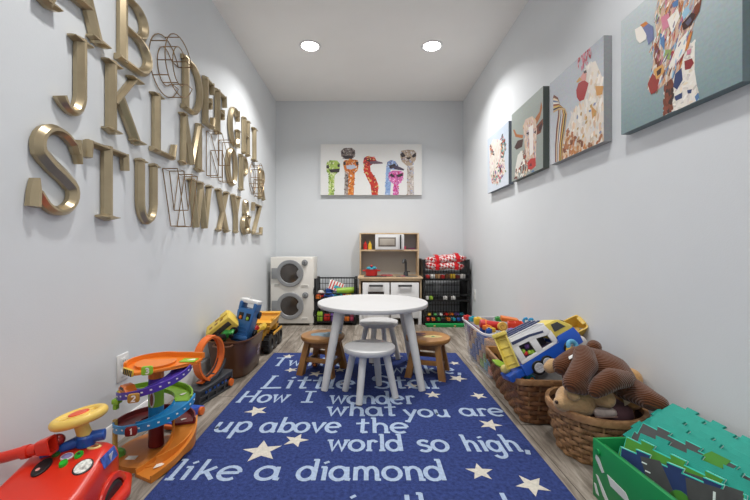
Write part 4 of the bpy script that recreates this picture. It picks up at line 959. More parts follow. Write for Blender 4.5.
def kdoor(px0, px1, py0, py1, window, hx):
    a = at(px0, py0, kyf); b = at(px1, py1, kyf); x0, x1, zz1, zz0 = a.x - kc, b.x - kc, a.z, b.z
    m = MB(); w = .05
    if window:
        wl, wr, wt, wb = x0 + .06, x1 - .06, zz1 - .10, zz0 + .06
        m.box(((x0 + wl) / 2, 0, (zz0 + zz1) / 2), (wl - x0, .018, zz1 - zz0), .0015).box(((x1 + wr) / 2, 0, (zz0 + zz1) / 2), (x1 - wr, .018, zz1 - zz0), .0015)
        m.box(((wl + wr) / 2, 0, (zz1 + wt) / 2), (wr - wl, .018, zz1 - wt), .0005).box(((wl + wr) / 2, 0, (zz0 + wb) / 2), (wr - wl, .018, wb - zz0), .0005)
    else: m.box(((x0 + x1) / 2, 0, (zz0 + zz1) / 2), (x1 - x0, .018, zz1 - zz0), .002)
    o = m.build('oven_door' if window else 'cabinet_door', M_KW, t)
    if window: MB().box(((wl + wr) / 2, .004, (wt + wb) / 2), (wr - wl, .003, wt - wb)).build('oven_window', mat('oven_glass', (70, 62, 58), .15, var=.2), o)
    h = MB(); hc = (x0 + x1) / 2 + hx; hz = zz1 - .032
    h.box((hc, -.032, hz), (.155, .016, .022), .005)
    for s in (-1, 1): h.box((hc + s * .062, -.018, hz), (.014, .026, .018), .003)
    h.build('handle', M_DKG, o)
kdoor(362.6, 389.4, 282.6, 318, True, 0); kdoor(390.8, 418.8, 282.6, 318, False, 0)
uy = .225           # upper cabinet front, from kyf
ud = D - uy
up = MB()
zt_ = at(360, 232.8, kyf + uy).z; zs = at(360, 250.3, kyf + uy).z
for s in (-1, 1): up.box((s * (W / 2 - .009), uy + ud / 2, (zt_ + .535) / 2), (.018, ud, zt_ - .535), .002)
up.box((0, uy + ud / 2, zt_ - .008), (W - .02, ud, .016), .002)
up.box((0, uy + ud / 2, zs - .002), (W - .036, ud, .020), .002)
up.build('upper_frame', M_BIRCH, t)
MB().box((0, D - .006, (zt_ + .54) / 2), (W - .036, .006, zt_ - .54)).build('back_panel', M_KG, t)
# microwave
a = at(375.2, 233.8, kyf + uy); b = at(404, 247.6, kyf + uy); x0, x1 = a.x - kc, b.x - kc; mz0, mz1 = zs + .0085, a.z - .006
m = MB().box(((x0 + x1) / 2, uy + ud / 2 - .012, (mz0 + mz1) / 2), (x1 - x0, ud - .0, mz1 - mz0), .003).build('microwave', M_KW, t)
MB().box(((x0 + x1) / 2 - .03, uy - .0135, (mz0 + mz1) / 2), (.205, .003, (mz1 - mz0) * .60), .001).build('microwave_window', mat('mw_glass', (120, 112, 104), .2, var=.15), m)
MB().box(((x0 + x1) / 2 - .03, uy - .015, (mz0 + mz1) / 2), (.175, .003, (mz1 - mz0) * .42), .001).build('microwave_panel', mat('mw_glass_b', (176, 168, 158), .25, var=.1), m)
MB().box((x1 - .042, uy - .030, (mz0 + mz1) / 2), (.016, .012, (mz1 - mz0) * .92), .003).box((x1 - .042, uy - .02, mz0 + .02), (.012, .02, .014)).box((x1 - .042, uy - .02, mz1 - .02), (.012, .02, .014)).build('microwave_handle', M_BLK, m)
# sink, tap, hob
ct = .535
s_ = MB(); s_.loft([sq((.19, .10), (.125, .085), 28, 5, ct + .0), sq((.19, .10), (.125, .085), 28, 5, ct + .004), sq((.19, .10), (.110, .070), 28, 5, ct + .004), sq((.19, .10), (.105, .066), 28, 5, ct + .0008)]); s_.build('sink', mat('dull_steel', (120, 120, 122), .35, .6), t)
tp = MB(); bx, by = at(406, 272, 4.22).x - kc, .16
tp.cyl((bx, by, ct), (bx, by, ct + .045), .030, .024, 16)
tp.tube([(bx, by, ct + .03), (bx, by, ct + .15), (bx - .004, by - .01, ct + .178), (bx - .02, by - .035, ct + .192), (bx - .035, by - .062, ct + .18), (bx - .038, by - .072, ct + .15)], .014, 12)
tp.box((bx + .028, by, ct + .05), (.045, .012, .012), .003); tp.build('tap', M_DKG, t)
MB().box((-.17, .10, ct + .003), (.25, .2, .005), .002).build('hob', M_DKG, t)
# on the kitchen
p = at(371.5, 271, 4.19)
t = thing('toy_pot', 'red toy pot of teal toys on the kitchen hob', 'pot', (p.x, 4.19, ct + .006))
mb = MB(); mb.lathe([(.0, .002), (.058, .0), (.066, .006), (.070, .07), (.074, .074), (.070, .076), (.064, .072), (.060, .012), (0, .01)], 32); mb.build('pot_body', pl('red'), t)
for s in (-1, 1): MB().tube([(s * .068, -.022, .058), (s * .094, -.018, .06), (s * .098, 0, .06), (s * .094, .018, .06), (s * .068, .022, .058)], .007, 8).build('pot_handle', pl('red'), t)
for i, (c, x, y, z, r) in enumerate([('teal', -.03, -.02, .085, .026), ('teal', .03, -.01, .088, .026), ('blue', .0, .03, .09, .028), ('red', .0, -.01, .112, .016), ('teal', -.035, .025, .084, .024), ('lilac', .04, .03, .085, .022), ('teal', 0, -.035, .075, .022)]):
    o = MB().ball((0, 0, 0), (r, r * .9, r * .8), seg=14, rings=9).build('toy_food', pl(c), loc=(p.x + x, 4.19 + y, ct + .006 + z)); tag(o, '%s toy food lump in red pot, %s' % (c, ['left front', 'right front', 'rear middle', 'topmost', 'left rear', 'right rear', 'front middle'][i]), 'toy food', 'toy food in the red pot')
def bottle(px, c, label, cap):
    q = at(px, 247, kyf + uy + .06); t = thing('toy_bottle', label, 'bottle', (q.x, q.y, zs + .0085))
    MB().lathe([(.0, 0), (.020, 0), (.023, .004), (.023, .055), (.020, .068), (.010, .076), (.010, .08)], 20).build('bottle_body', pl(c), t)
    MB().lathe([(.012, .079), (.011, .088), (.004, .094), (.003, .108), (0, .109)], 16).build('nozzle_cap', pl(cap), t)
bottle(365.4, 'red', 'red sauce bottle on the kitchen shelf left', 'red'); bottle(369.9, 'yellow', 'yellow mustard bottle on the kitchen shelf left', 'yellow')
q = at(404.8, 247, 4.37)
t = thing('toy_cup', 'small pink cup beside the toy microwave', 'cup', (q.x + .004, 4.40, zs + .0085)); MB().lathe([(.012, 0), (.016, .04), (.014, .04), (.011, .003)], 18, cap=(True, True)).build('cup_body', pl('pink'), t)
q = at(412, 247, 4.37)
t = thing('toy_plate', 'lilac toy plate stack on kitchen shelf right', 'plates', (q.x, 4.395, zs + .0085))
for k in range(3): MB().lathe([(.0, 0), (.03, 0), (.046, .007), (.044, .008), (.03, .003), (0, .003)], 24).build('plate', pl(['lilac', 'pink', 'purple'][k]), t, loc=(0, 0, .006 * k))
q = at(387, 276.5, 4.15)
t = thing('dish_cloth', 'red patterned cloth lying on counter beside red pot', 'cloth', (q.x, 4.17, ct + .006)); mb = MB()
mb.loft([[(x, y, h + .002 * math.sin(x * 60)) for x, y, _ in sq((0, 0), (.075 - .004 * k, .045), 30, 5)] for k, h in enumerate((0.002, .006, .010, .013))]); mb.build('cloth_fold', mat('cloth_red', (168, 84, 84), .9, var=.5, scale=50), t)
t = thing('toy_utensil', 'dark toy spatula on counter in front of sink', 'utensil', (at(398, 277, 4.13).x, 4.125, ct + .005)); MB().cyl((-.07, 0, .004), (.03, .0, .004), .004, seg=8).build('handle', M_DKG, t); MB().box((.055, 0, .004), (.05, .03, .005), .002).build('blade', pl('pink'), t)
# ------------------------------------------------------------------ left side: spiral toy garage
P_OR = plastic('garage_orange', (232, 128, 38), .35); P_PU = plastic('garage_purple', (84, 60, 170), .35); P_LM = plastic('garage_lime', (140, 190, 50), .35)
P_BL = plastic('garage_blue', (36, 140, 200), .32); P_MR = plastic('garage_maroon', (120, 34, 34), .35); P_OB = plastic('garage_base_orange', (214, 130, 48), .38)
P_YE = plastic('sign_gold', (176, 128, 50), .4); P_SIGNW = plastic('sign_white', (240, 236, 226), .4)
GX, GY = -.905, 1.56
gar = thing('toy_garage', 'orange blue and purple spiral toy car garage by left outlet', 'toy garage', (GX, GY, 0))
def hp(r, a, z): return (r * math.cos(R(a)), -r * math.sin(R(a)), z)
def ramp(name, a0, a1, z0, z1, r0, r1, mats, parent, rim=.022, n=40, split=None, inner=True):
    sec = [(r0, -.006), (r1, -.006), (r1 + .002, rim), (r1 - .004, rim), (r1 - .007, .004), (r0 + .006, .004), (r0 + .004, .012 if inner else .004), (r0, .012 if inner else .004)]
    lo = []
    for i in range(n + 1):
        f = i / n; a = a0 + (a1 - a0) * f; z = z0 + (z1 - z0) * f
        lo.append([hp(r, a, z + h) for r, h in sec])
    mb = MB(); mb.loft(lo)
    d = mb; d.mat(1)
    for i in range(2, n, 3):      # road dashes along the rim
        f = i / n; a = a0 + (a1 - a0) * f; z = z0 + (z1 - z0) * f
        d.box((0, 0, 0), (.008, .0015, .005), 0, orient(hp(r1 + .0025, a, z + rim * .45), (-math.sin(R(a)), -math.cos(R(a)), 0)))
    return mb.build(name, [mats, P_SIGNW], parent)
# pillar in coloured rings
for nm, z0, z1, m in (('pillar_ring', .03, .135, P_MR), ('pillar_ring', .135, .20, P_BL), ('pillar_ring', .20, .275, P_LM), ('pillar_ring', .275, .318, P_PU), ('pillar_ring', .318, .352, P_OR)):
    MB().lathe([(.030, z0), (.029, z1)], 28).build(nm, m, gar)
MB().lathe([(.029, .345), (.040, .362), (.075, .374), (.078, .385), (.060, .385)], 28, a0=R(150), a1=R(400)).build('funnel', P_OR, gar)
tr_ = MB().prism(arc(0, 0, .010, .034, 0, 360, 20)[:-1], .006, 0, frame((0, -.026, .235), (1, 0, 0), (0, 0, 1), (0, -1, 0))).build('pillar_sticker', P_SIGNW, gar)
MB().prism(arc(0, 0, .006, .026, 0, 360, 20)[:-1], .002, 0, frame((0, -.0325, .235), (1, 0, 0), (0, 0, 1), (0, -1, 0))).build('sticker_print', plastic('sticker_rust', (150, 90, 60)), tr_)
# top deck
deck = MB()
out = [hp(.112, a, 0)[:2] for a in range(100, 290, 8)] + [(.10, .105), (.158, .095), (.158, .03), (.12, .0), (.085, -.04), (.03, -.085)]
deck.prism(out, .012, .002, T(0, 0, .362))
rim = [hp(.111, a, .385) for a in range(150, 290, 6)] + [(.10, .106, .385), (.159, .096, .385)]
deck.strip([(p[0], p[1], .383) for p in rim], lambda i: (0, 0, .012), lambda i: (.004, .004, 0))
deck = deck.build('top_deck', P_OR, gar)
hz = MB()
Mh = orient(hp(.110, 122, .372), (-math.sin(R(122)) * -1, math.cos(R(122)), 0))
hz.box((0, 0, 0), (.072, .010, .026), .002, Mh); hz.build('hazard_board', plastic('hazard_yellow', (224, 186, 60)), deck)
st = MB()
for i in range(5): st.prism([(-.030 + i * .014, -.012), (-.023 + i * .014, -.012), (-.015 + i * .014, .012), (-.022 + i * .014, .012)], .0015, 0, Mh @ frame((0, -.0052, 0), (1, 0, 0), (0, 0, 1), (0, -1, 0)))
st.build('hazard_stripes', M_BLK, deck)
MB().box((.118, .045, .3765), (.065, .05, .003), .001, None).build('lime_panel', P_LM, deck)
def arrow_decal(c, ang, par, s=.03):
    MB().prism([(-s * .5, -s * .28), (s * .1, -s * .28), (s * .6, 0), (s * .1, s * .28), (-s * .5, s * .28)], .0012, 0, T(c) @ rotm('Z', ang)).build('white_decal', P_SIGNW, par)
arrow_decal((.128, .047, .378), 200, deck)
DIG = {'1': [[(-.1, .3), (.05, .45), (.05, -.45)]], '2': [arc(0, .2, .26, .26, 170, -30, 8) + [(-.28, -.45), (.3, -.45)]], '3': [arc(0, .22, .24, .23, 150, -90, 8) + arc(0, -.22, .27, .24, 90, -150, 8)]}
def sign(ch, px, py, yy, plate, w=.040, h=.034):
    c = at(px, py, yy) - gar.location
    M = frame(c, Vector((.93, .36, 0)), (0, 0, 1), Vector((.36, -.93, 0)))
    p = MB(M); p.prism(arc(w / 2 - .008, h / 2 - .008, .008, .008, 0, 90, 4) + arc(-w / 2 + .008, h / 2 - .008, .008, .008, 90, 180, 4) + arc(-w / 2 + .008, -h / 2 + .008, .008, .008, 180, 270, 4) + arc(w / 2 - .008, -h / 2 + .008, .008, .008, 270, 360, 4), .012, .0015)
    p = p.build('number_sign', plate, gar)
    g = MB(M)
    for pts in DIG[ch]: flat_stroke(g, [(x * h * .62, y * h * .66) for x, y in pts], .0055, .0125)
    g.build('number', P_SIGNW, p)
# spiral ramps, top to bottom
r1 = ramp('purple_ramp', -18, 152, .352, .258, .070, .140, P_PU, gar)
r2 = ramp('lime_ramp', 152, 352, .258, .208, .070, .140, P_LM, gar)
r3 = ramp('blue_ramp', 345, 514, .208, .132, .070, .152, P_BL, gar, .026)
r4 = ramp('maroon_ramp', 514, 704, .132, .108, .060, .150, P_MR, gar, .022)
arrow_decal(hp(.105, 42, .323), -150, r1); arrow_decal(hp(.105, 322, .2205), 60, r2, .026); arrow_decal(hp(.112, 415, .1815), -120, r3, .026); arrow_decal(hp(.105, 690, .1145), 45, r4, .022)
MB().prism([hp(.152, a, 0)[:2] for a in range(170, 200, 5)] + [hp(.05, a, 0)[:2] for a in range(200, 165, -6)], .010, .001, T(0, 0, .250)).build('stop_plate', P_PU, gar)
sign('3', 147.5, 370, 1.44, P_LM); sign('2', 134, 397.5, 1.405, P_YE); sign('1', 131.5, 430.5, 1.395, plastic('sign_maroon', (122, 32, 30)))
cl_ = at(117, 401, 1.47) - gar.location
MB().box(cl_, (.028, .03, .020), .004).box(cl_ + Vector((-.004, 0, -.018)), (.016, .02, .03), .003).build('lime_clip', P_LM, gar)
pst = at(115, 440, 1.5) - gar.location
MB().cyl((pst.x, pst.y, .0), (pst.x, pst.y, .165), .010, .009, 12).build('support_post', plastic('post_tan', (206, 168, 90)), gar)
# base
base = MB()
base.prism([hp(.150, a, 0)[:2] for a in range(-75, 236, 8)] + [(-.05, .06), (.04, .12)], .022, .003)
base.build('base_plate', P_OB, gar)
w = MB(); P_ = [hp(.152, a, 0) for a in range(-60, 62, 5)]
w.loft([[(p[0] * .965, p[1] * .965, .004), (p[0], p[1], .004), (p[0], p[1], .115 - .062 * (i / 24.0)), (p[0] * .965, p[1] * .965, .115 - .062 * (i / 24.0))] for i, p in enumerate(P_)])
w.build('base_wall', P_OB, gar)
ex = MB(); n = 22
cen = []
ctl = [Vector(p) for p in ((.098, .055, .108), (.120, .0, .085), (.122, -.045, .058), (.105, -.100, .032), (.082, -.150, .018), (.062, -.192, .013))]
for i in range(n + 1):
    f = i / n * (len(ctl) - 1); k = min(int(f), len(ctl) - 2); f -= k
    p0, p1, p2, p3 = ctl[max(k - 1, 0)], ctl[k], ctl[k + 1], ctl[min(k + 2, len(ctl) - 1)]
    cen.append(.5 * ((2 * p1) + (p2 - p0) * f + (2 * p0 - 5 * p1 + 4 * p2 - p3) * f * f + (3 * p1 - p0 - 3 * p2 + p3) * f ** 3))
lo = []
for i, p in enumerate(cen):
    t_ = (cen[min(i + 1, n)] - cen[max(i - 1, 0)]); t_.z = 0; t_.normalize(); sd = Vector((-t_.y, t_.x, 0)) * -1
    lo.append([p + sd * a + Vector((0, 0, h)) for a, h in ((-.046, -.012), (.046, -.012), (.048, .016), (.042, .016), (.040, .0), (-.040, .0), (-.042, .016), (-.048, .016))])
ex.loft(lo); ex = ex.build('exit_ramp', P_OB, gar)
arrow_decal(cen[16] + Vector((0, 0, .0015)), -115, ex, .045)
MB().lathe([(.028, 0), (.022, .02), (.008, .03)], 8, T(-.118, -.062, .02)).build('lime_bush', plastic('bush_green', (96, 160, 60)), gar)
MB().box((-.05, -.085, .0235), (.04, .025, .003), .001).build('floor_sticker', P_SIGNW, gar)
# orange car on level two
c = at(128, 389, 1.48)
toy_car('orange', 0, 0, 0, 'orange toy car parked on level two of the spiral garage', L=.085, M=orient((c.x, c.y, .268), (.75, -.55, 0)), c2='yellow')
cc = at(128, 388, 1.44)

# ------------------------------------------------------------------ loop launcher
dv = Vector((math.sin(R(11)), math.cos(R(11)), 0))
ll = thing('loop_track', 'dark grey toy launcher with orange loop track by bucket', 'toy track', (-.935, 2.15, 0), -13)
P_DG = plastic('launcher_grey', (58, 60, 64), .45); P_LO = plastic('track_orange', (232, 112, 40), .38)
b = MB(); L_ = .31
b.prism([(-L_ / 2, .004), (L_ / 2, .004), (L_ / 2, .092), (-.01, .075), (-L_ / 2, .066)], .014, .002, frame((.045 - .014, 0, 0), (0, 1, 0), (0, 0, 1), (1, 0, 0)))
b = MB()
def side(x):
    for z in (.008, .042, .076): b.box((x, 0, z), (.010, L_, .012), .002)
    for k in range(5): b.box((x, -L_ / 2 + .006 + k * (L_ - .012) / 4, .044), (.010, .014, .076), .002)
side(.046); side(-.046)
b.box((0, 0, .042), (.078, L_ - .012, .06)); b.box((0, -L_ / 2 + .004, .042), (.102, .008, .076), .003)
b.prism([(-L_ / 2, .078), (L_ / 2, .078), (L_ / 2, .108), (.04, .094), (-.02, .086), (-L_ / 2, .088)], .106, .003, frame((-.053, 0, 0), (0, 1, 0), (0, 0, 1), (1, 0, 0)))
b.build('launcher_body', P_DG, ll)
for k in range(3): MB().box((.0445, -.07 + .075 * k, .058), (.006, .045, .014)).build('blue_insert', pl('blue'), ll)
MB().cyl((.050, L_ / 2 - .02, .035), (.060, L_ / 2 - .02, .035), .022, seg=20).build('orange_wheel', P_LO, ll)
lp = MB(); pts = []; Rl = .122
for i in range(61):
    a = R(-80 + 340 * i / 60 - 10); pts.append(Vector((-.015 + .03 * i / 60, Rl * math.cos(a), .222 + Rl * math.sin(a))))
secs = []
for i, p in enumerate(pts):
    rd = Vector((0, p.y, p.z - .222)).normalized()
    secs.append([p + Vector((a, 0, 0)) + rd * h for a, h in ((-.022, -.008), (-.019, -.008), (-.019, 0), (.019, 0), (.019, -.008), (.022, -.008), (.022, .004), (-.022, .004))])
lp.loft(secs); lp.build('orange_loop', P_LO, ll)
gp = MB()
gp.loft([[Vector((a, y, z + h)) for a, h in ((-.03, -.006), (.03, -.006), (.03, .012), (.022, .012), (.022, .0), (-.022, .0), (-.022, .012), (-.03, .012))] for y, z in ((-.07, .096), (-.02, .097), (.03, .102), (.07, .120), (.10, .146), (.118, .176))])
gp.build('track_clamp', P_DG, ll)
MB().box((0, -.055, .104), (.04, .07, .006), .002).build('orange_tongue', P_LO, ll)
MB().box((.0, .012, .345), (.05, .03, .012), .003).build('loop_joint', P_LO, ll)
# blue car with orange wheels
t = thing('toy_race_car', 'long blue toy race car with orange wheels by loop track', 'toy car', (-.922, 1.845, 0), -10)
MB().prism([(-.10, .012), (.10, .012), (.10, .035), (.05, .042), (.02, .058), (-.04, .058), (-.065, .036), (-.10, .030)], .075, .004, frame((-.0375, 0, 0), (0, 1, 0), (0, 0, 1), (1, 0, 0))).build('body', plastic('race_blue', (50, 92, 190)), t)
for y in (-.062, .066):
    for s in (-1, 1): MB().cyl((s * .033, y, .021), (s * .050, y, .021), .021, seg=20, bev=.002).build('wheel', P_LO, t)
MB().box((0, -.106, .016), (.07, .02, .018), .004).build('bumper', P_LO, t)
MB().prism([(-.035, .036), (.016, .05), (.012, .059), (-.03, .059)], .05, .001, frame((-.025, 0, .001), (0, 1, 0), (0, 0, 1), (1, 0, 0))).build('canopy', M_BLK, t)

# ------------------------------------------------------------------ brown bucket and its toys
M_TUB = mat('brown_tub', (92, 58, 36), .35, var=.08, scale=5, coat=.2); M_TUBD = mat('tub_decal', (190, 170, 180), .5)
t = thing('toy_bucket', 'brown oval tub filled with toy vehicles by left wall', 'tub', (-.940, 2.62, 0))
tb = MB(); N_ = 56
tb.loft([sq((0, 0), (.118, .200), N_, 3.6, .002), sq((0, 0), (.124, .208), N_, 3.6, .01), sq((0, 0), (.150, .246), N_, 3.6, .240), sq((0, 0), (.158, .254), N_, 3.6, .246), sq((0, 0), (.158, .254), N_, 3.6, .256), sq((0, 0), (.148, .244), N_, 3.6, .256), sq((0, 0), (.118, .200), N_, 3.6, .012)])
tb.build('tub_body', M_TUB, t)
for s in (-1, 1):
    MB().tube([(-.06, s * .250, .235), (-.055, s * .275, .232), (-.02, s * .285, .228), (.02, s * .285, .228), (.055, s * .275, .232), (.06, s * .250, .235)], .008, 8).build('handle', M_TUB, t)
dc = MB(); Md = frame((.1425, .03, .135), (-.10, 1, 0), (.12, 0, 1), (1, .10, -.12))
for a in range(20, 380, 45): dc.prism([(.008 * math.cos(R(a)), .008 * math.sin(R(a))), (.03 * math.cos(R(a - 9)), .04 * math.sin(R(a - 9))), (.03 * math.cos(R(a + 6)), .04 * math.sin(R(a + 6)))], .002, 0, Md)
dc.build('leaf_decal', M_TUBD, t)
# yellow bus
M = frame((-1.0, 2.52, .335), Vector((.74, .10, .62)).normalized(), Vector((-.25, .95, .15)).normalized(), Vector((-.60, -.25, .72)).normalized())
M = orient((-1.003, 2.515, .325), (.74, .05, .60), (-.5, -.45, .75))
yb = thing('toy_bus', 'yellow toy bus tilted in the brown tub', 'toy bus', M=M)
MB().box((0, 0, 0), (.20, .115, .105), .014).build('body', plastic('bus_yellow', (226, 196, 84)), yb)
for x in (-.05, -.005, .04): MB().box((x, -.022, .0525), (.024, .022, .003), .001).build('roof_window', plastic('bus_brown', (140, 96, 44)), yb)
MB().box((.06, .02, .054), (.06, .05, .014), .003).build('roof_hatch', plastic('bus_yellow', (226, 196, 84)), yb)
for x in (.0, .05): MB().box((x, .02, .0525), (.03, .02, .003), .001).build('roof_window', plastic('bus_brown', (140, 96, 44)), yb)
MB().cyl((-.098, -.0, .0), (-.106, -.0, .0), .030, seg=24).build('front_badge', plastic('badge_brown', (70, 54, 40)), yb)
for x in (-.055, .055):
    for s in (-1, 1): MB().cyl((x, s * .050, -.05), (x, s * .066, -.05), .026, seg=20, bev=.003).build('wheel', M_BLK, yb)
MB().box((0, -.059, .012), (.15, .003, .034), .001).build('side_window', M_DGL, yb)
# green car under it
c_ = at(229, 334, 2.46)
toy_car('green', 0, 0, 0, 'green toy car between yellow bus and blue bus in tub', L=.12, M=orient((c_.x, c_.y + .03, .255), (.6, -.2, .5), (-.4, -.4, .8)))
toy_block('black', 0, 0, 0, 'black toy piece under the yellow bus in brown tub', M=orient((-1.0, 2.47, .25), (1, .1, .2)), d=(.10, .07, .035))
# blue bus standing on end
M = orient((-.868, 2.60, .338), (.22, .10, 1.0), (-.10, -1, .15))
bb = thing('toy_bus', 'blue toy bus standing on end in the brown tub', 'toy bus', M=M)
P_BB = plastic('bus_blue', (58, 112, 172), .34)
bd = MB(); bd.prism([(-.125, -.052), (.075, -.060), (.10, -.062), (.10, .062), (.075, .060), (-.125, .052)], .11, .012, T(0, 0, -.055)); bd.box((-.10, 0, .06), (.03, .115, .02), .006); bd.box((-.125, 0, .0), (.02, .125, .10), .006)
for s in (-1, 1): bd.box((.115, s * .052, .0), (.06, .024, .10), .008)
bd.build('body', P_BB, bb)
for s in (-1, 1):
    wn = MB().box((.045, s * .026, .0552), (.050, .034, .004), .002).build('window', M_BLK, bb)
    MB().ball((.035, s * .026, .060), (.013, .010, .007), seg=12, rings=8).build('passenger', pl(['lime', 'orange'][s > 0]), wn)
for k in range(3): MB().box((-.03 - .025 * k, 0, .056), (.006, .07, .006), .002).build('rib', P_BB, bb)
MB().box((.150, 0, .0), (.030, .135, .085), .010).build('white_bumper', M_WHITE, bb)
MB().cyl((.165, .0, .02), (.185, .0, .02), .010, .007, 12).build('white_knob', M_WHITE, bb)
for x in (-.07, .06):
    for s in (-1, 1): MB().cyl((x, s * .056, -.045), (x, s * .072, -.045), .026, seg=18, bev=.003).build('wheel', M_BLK, bb)
c_ = at(260, 331, 2.74)
t = thing('toy_boat', 'red and yellow toy boat at right edge of brown tub', 'toy boat', M=orient((c_.x - .005, c_.y, c_.z - .01), (.45, .4, .45), (-.4, -.3, .8)))
MB().prism([(-.07, -.03), (.05, -.03), (.08, 0), (.05, .03), (-.07, .03)], .03, .004).build('hull', pl('yellow'), t)
MB().box((-.015, 0, .04), (.07, .04, .03), .004).build('cabin', pl('red'), t)
MB().box((-.045, 0, .062), (.02, .03, .03), .003).build('funnel', pl('white'), t)
c_ = at(253, 335, 2.6)
toy_block('teal', 0, 0, 0, 'teal toy brick beside the blue bus in tub', M=orient((-.86, 2.78, .19), (1, .2, .2)), d=(.06, .06, .07))

# ------------------------------------------------------------------ dump truck
t = thing('toy_dump_truck', 'yellow toy dump truck with black wheels behind brown tub', 'toy truck', (-.895, 3.02, 0), 0); t.scale = (.84, .95, .90)
P_TY = plastic('truck_yellow', (226, 168, 62), .38)
ch = MB(); ch.box((0, .17, .125), (.11, .36, .05), .006); ch.box((0, -.0, .16), (.13, .06, .09), .006); ch.build('chassis', P_TY, t)
MB().box((0, .0, .10), (.10, .03, .10), .004).build('rear_axle', M_DKG, t)
bd = MB()
bd.loft([[Vector((sx * w, y, z)) for sx, y, z in ((-1, -.04, .215), (1, -.04, .215), (1, .25, .235), (-1, .25, .235))] for w in (.10,)] + [[(-.125, -.065, .285), (.125, -.065, .285), (.125, .28, .305), (-.125, .28, .305)], [(-.115, -.055, .285), (.115, -.055, .285), (.115, .27, .305), (-.115, .27, .305)], [(-.092, -.030, .225), (.092, -.030, .225), (.092, .24, .245), (-.092, .24, .245)]])
bd.box((0, -.062, .25), (.24, .012, .012), .003); bd.box((.118, .02, .30), (.016, .05, .03), .004); bd.box((0, .30, .312), (.24, .08, .014), .004)
bd.build('dump_bed', P_TY, t)
cab = MB().box((0, .31, .215), (.17, .10, .13), .012).build('cab', P_TY, t)
MB().box((.086, .31, .235), (.004, .06, .06), .001).build('cab_window', M_DGL, cab)
for y in (.0, .145, .32):
    for s in (-1, 1):
        w = MB(); Mw = frame((s * .078, y, .083), (0, 1, 0), (0, 0, 1), (s, 0, 0))
        w.lathe([(.03, -.03), (.072, -.03), (.083, -.02), (.083, .028), (.072, .038), (.05, .038), (.046, .026), (.02, .026), (0, .03)], 32, Mw)
        for a in range(0, 360, 30): w.box((.082 * math.cos(R(a)), .082 * math.sin(R(a)), .004), (.012, .016, .05), .003, Mw)
        w = w.build('wheel', M_BLK, t)
MB().box((.118, .20, .16), (.012, .30, .025), .004).build('fender', P_TY, t)

# ------------------------------------------------------------------ ride-on car
P_RD = plastic('ride_red', (212, 48, 28), .28); P_RY = plastic('wheel_yellow', (232, 196, 96), .38); P_RB = plastic('bar_blue', (24, 78, 160), .32)
ro = thing('ride_on_car', 'red ride-on toy car with yellow steering wheel at front left', 'ride-on toy', (-.925, 1.09, 0), 9)
iro = (T(-.925, 1.09, 0) @ rotm('Z', 9)).inverted()
def rl(px, py, z):      # a point of the photo on the height z, in the car's own frame
    return iro @ fl(px, py, z)
def rly(px, py, y): return iro @ at(px, py, y)
bd = MB(); lo = []
for y, w, zt, zb, e in ((-.50, .10, .19, .07, 4), (-.44, .125, .205, .05, 5), (-.22, .128, .200, .05, 5), (-.10, .125, .205, .05, 6), (-.02, .122, .222, .05, 6), (.05, .118, .238, .05, 6), (.10, .112, .236, .05, 5), (.135, .102, .212, .055, 5), (.155, .088, .165, .07, 4)):
    zc, h = (zt + zb) / 2, (zt - zb) / 2; n = 36
    lo.append([(w * math.copysign(abs(math.cos(2 * PI * i / n)) ** (2 / e), math.cos(2 * PI * i / n)), y, zc + h * math.copysign(abs(math.sin(2 * PI * i / n)) ** (2 / e), math.sin(2 * PI * i / n))) for i in range(n)])
bd.loft(lo)
body = bd.build('body', P_RD, ro, smooth=50)
MB().box((0, -.28, .203), (.17, .26, .02), .008).build('seat', P_RD, ro)
for y in (.045, -.38):
    for s in (-1, 1):
        Mw = frame((s * .112, y, .066), (0, 1, 0), (0, 0, 1), (s, 0, 0))
        w = MB(Mw); w.lathe([(.02, -.02), (.058, -.02), (.066, -.012), (.066, .014), (.058, .020), (.03, .018), (0, .022)], 32); w = w.build('wheel', M_BLK, ro)
        f = MB(Mw); pr = [(r * math.cos(R(a)), r * math.sin(R(a))) for r, a in [(.088, k) for k in range(0, 181, 12)]] + [(r * math.cos(R(a)), r * math.sin(R(a))) for r, a in [(.072, k) for k in range(180, -1, -12)]]
        f.prism(pr, .03, .003, T(0, 0, -.012)); f.build('mudguard', P_RD, ro)
bp = MB(); bp.tube([(-.135, -.02, .07), (-.14, .08, .07), (-.11, .16, .07), (-.05, .19, .07), (.05, .19, .07), (.11, .16, .07), (.14, .08, .07), (.135, -.02, .07)], .022, 12); bp.build('bumper', P_RD, ro)
# steering wheel and column
sw = rly(79.5, 417, 1.17)
q = Matrix.Translation(sw) @ rotm('X', -3) @ rotm('Y', -11)
s_ = MB(q); r_ = .062
s_.tube([(r_ * math.cos(2 * PI * i / 40), r_ * math.sin(2 * PI * i / 40), 0) for i in range(40)], .0150, 12, True)
s_.lathe([(0, -.014), (.030, -.012), (.036, 0), (.030, .012), (0, .014)], 28)
for a in (0, 90, 180, 270): s_.box((.05 * math.cos(R(a)), .05 * math.sin(R(a)), 0), (.05, .036 if a % 180 else .044, .018), .006, rotm('Z', 0) if False else None) if a in () else s_.prism([(.02, -.020), (.052, -.023), (.052, .023), (.02, .020)], .018, .004, rotm('Z', a) @ T(0, 0, -.009))
s_ = s_.build('steering_wheel', P_RY, ro)
MB(q).lathe([(0, .0165), (.026, .0155), (.028, .012)], 28, cap=(False, False)).build('horn_button', plastic('horn_orange', (226, 84, 40)), s_)
A_, B2, C2 = rly(41, 456, 1.12), rly(86, 437.5, 1.17), rly(105, 434, 1.19)
MB().cyl((sw.x, sw.y, sw.z - .012), (B2.x, B2.y, B2.z), .018, .021, 20).build('steering_column', P_RY, ro)
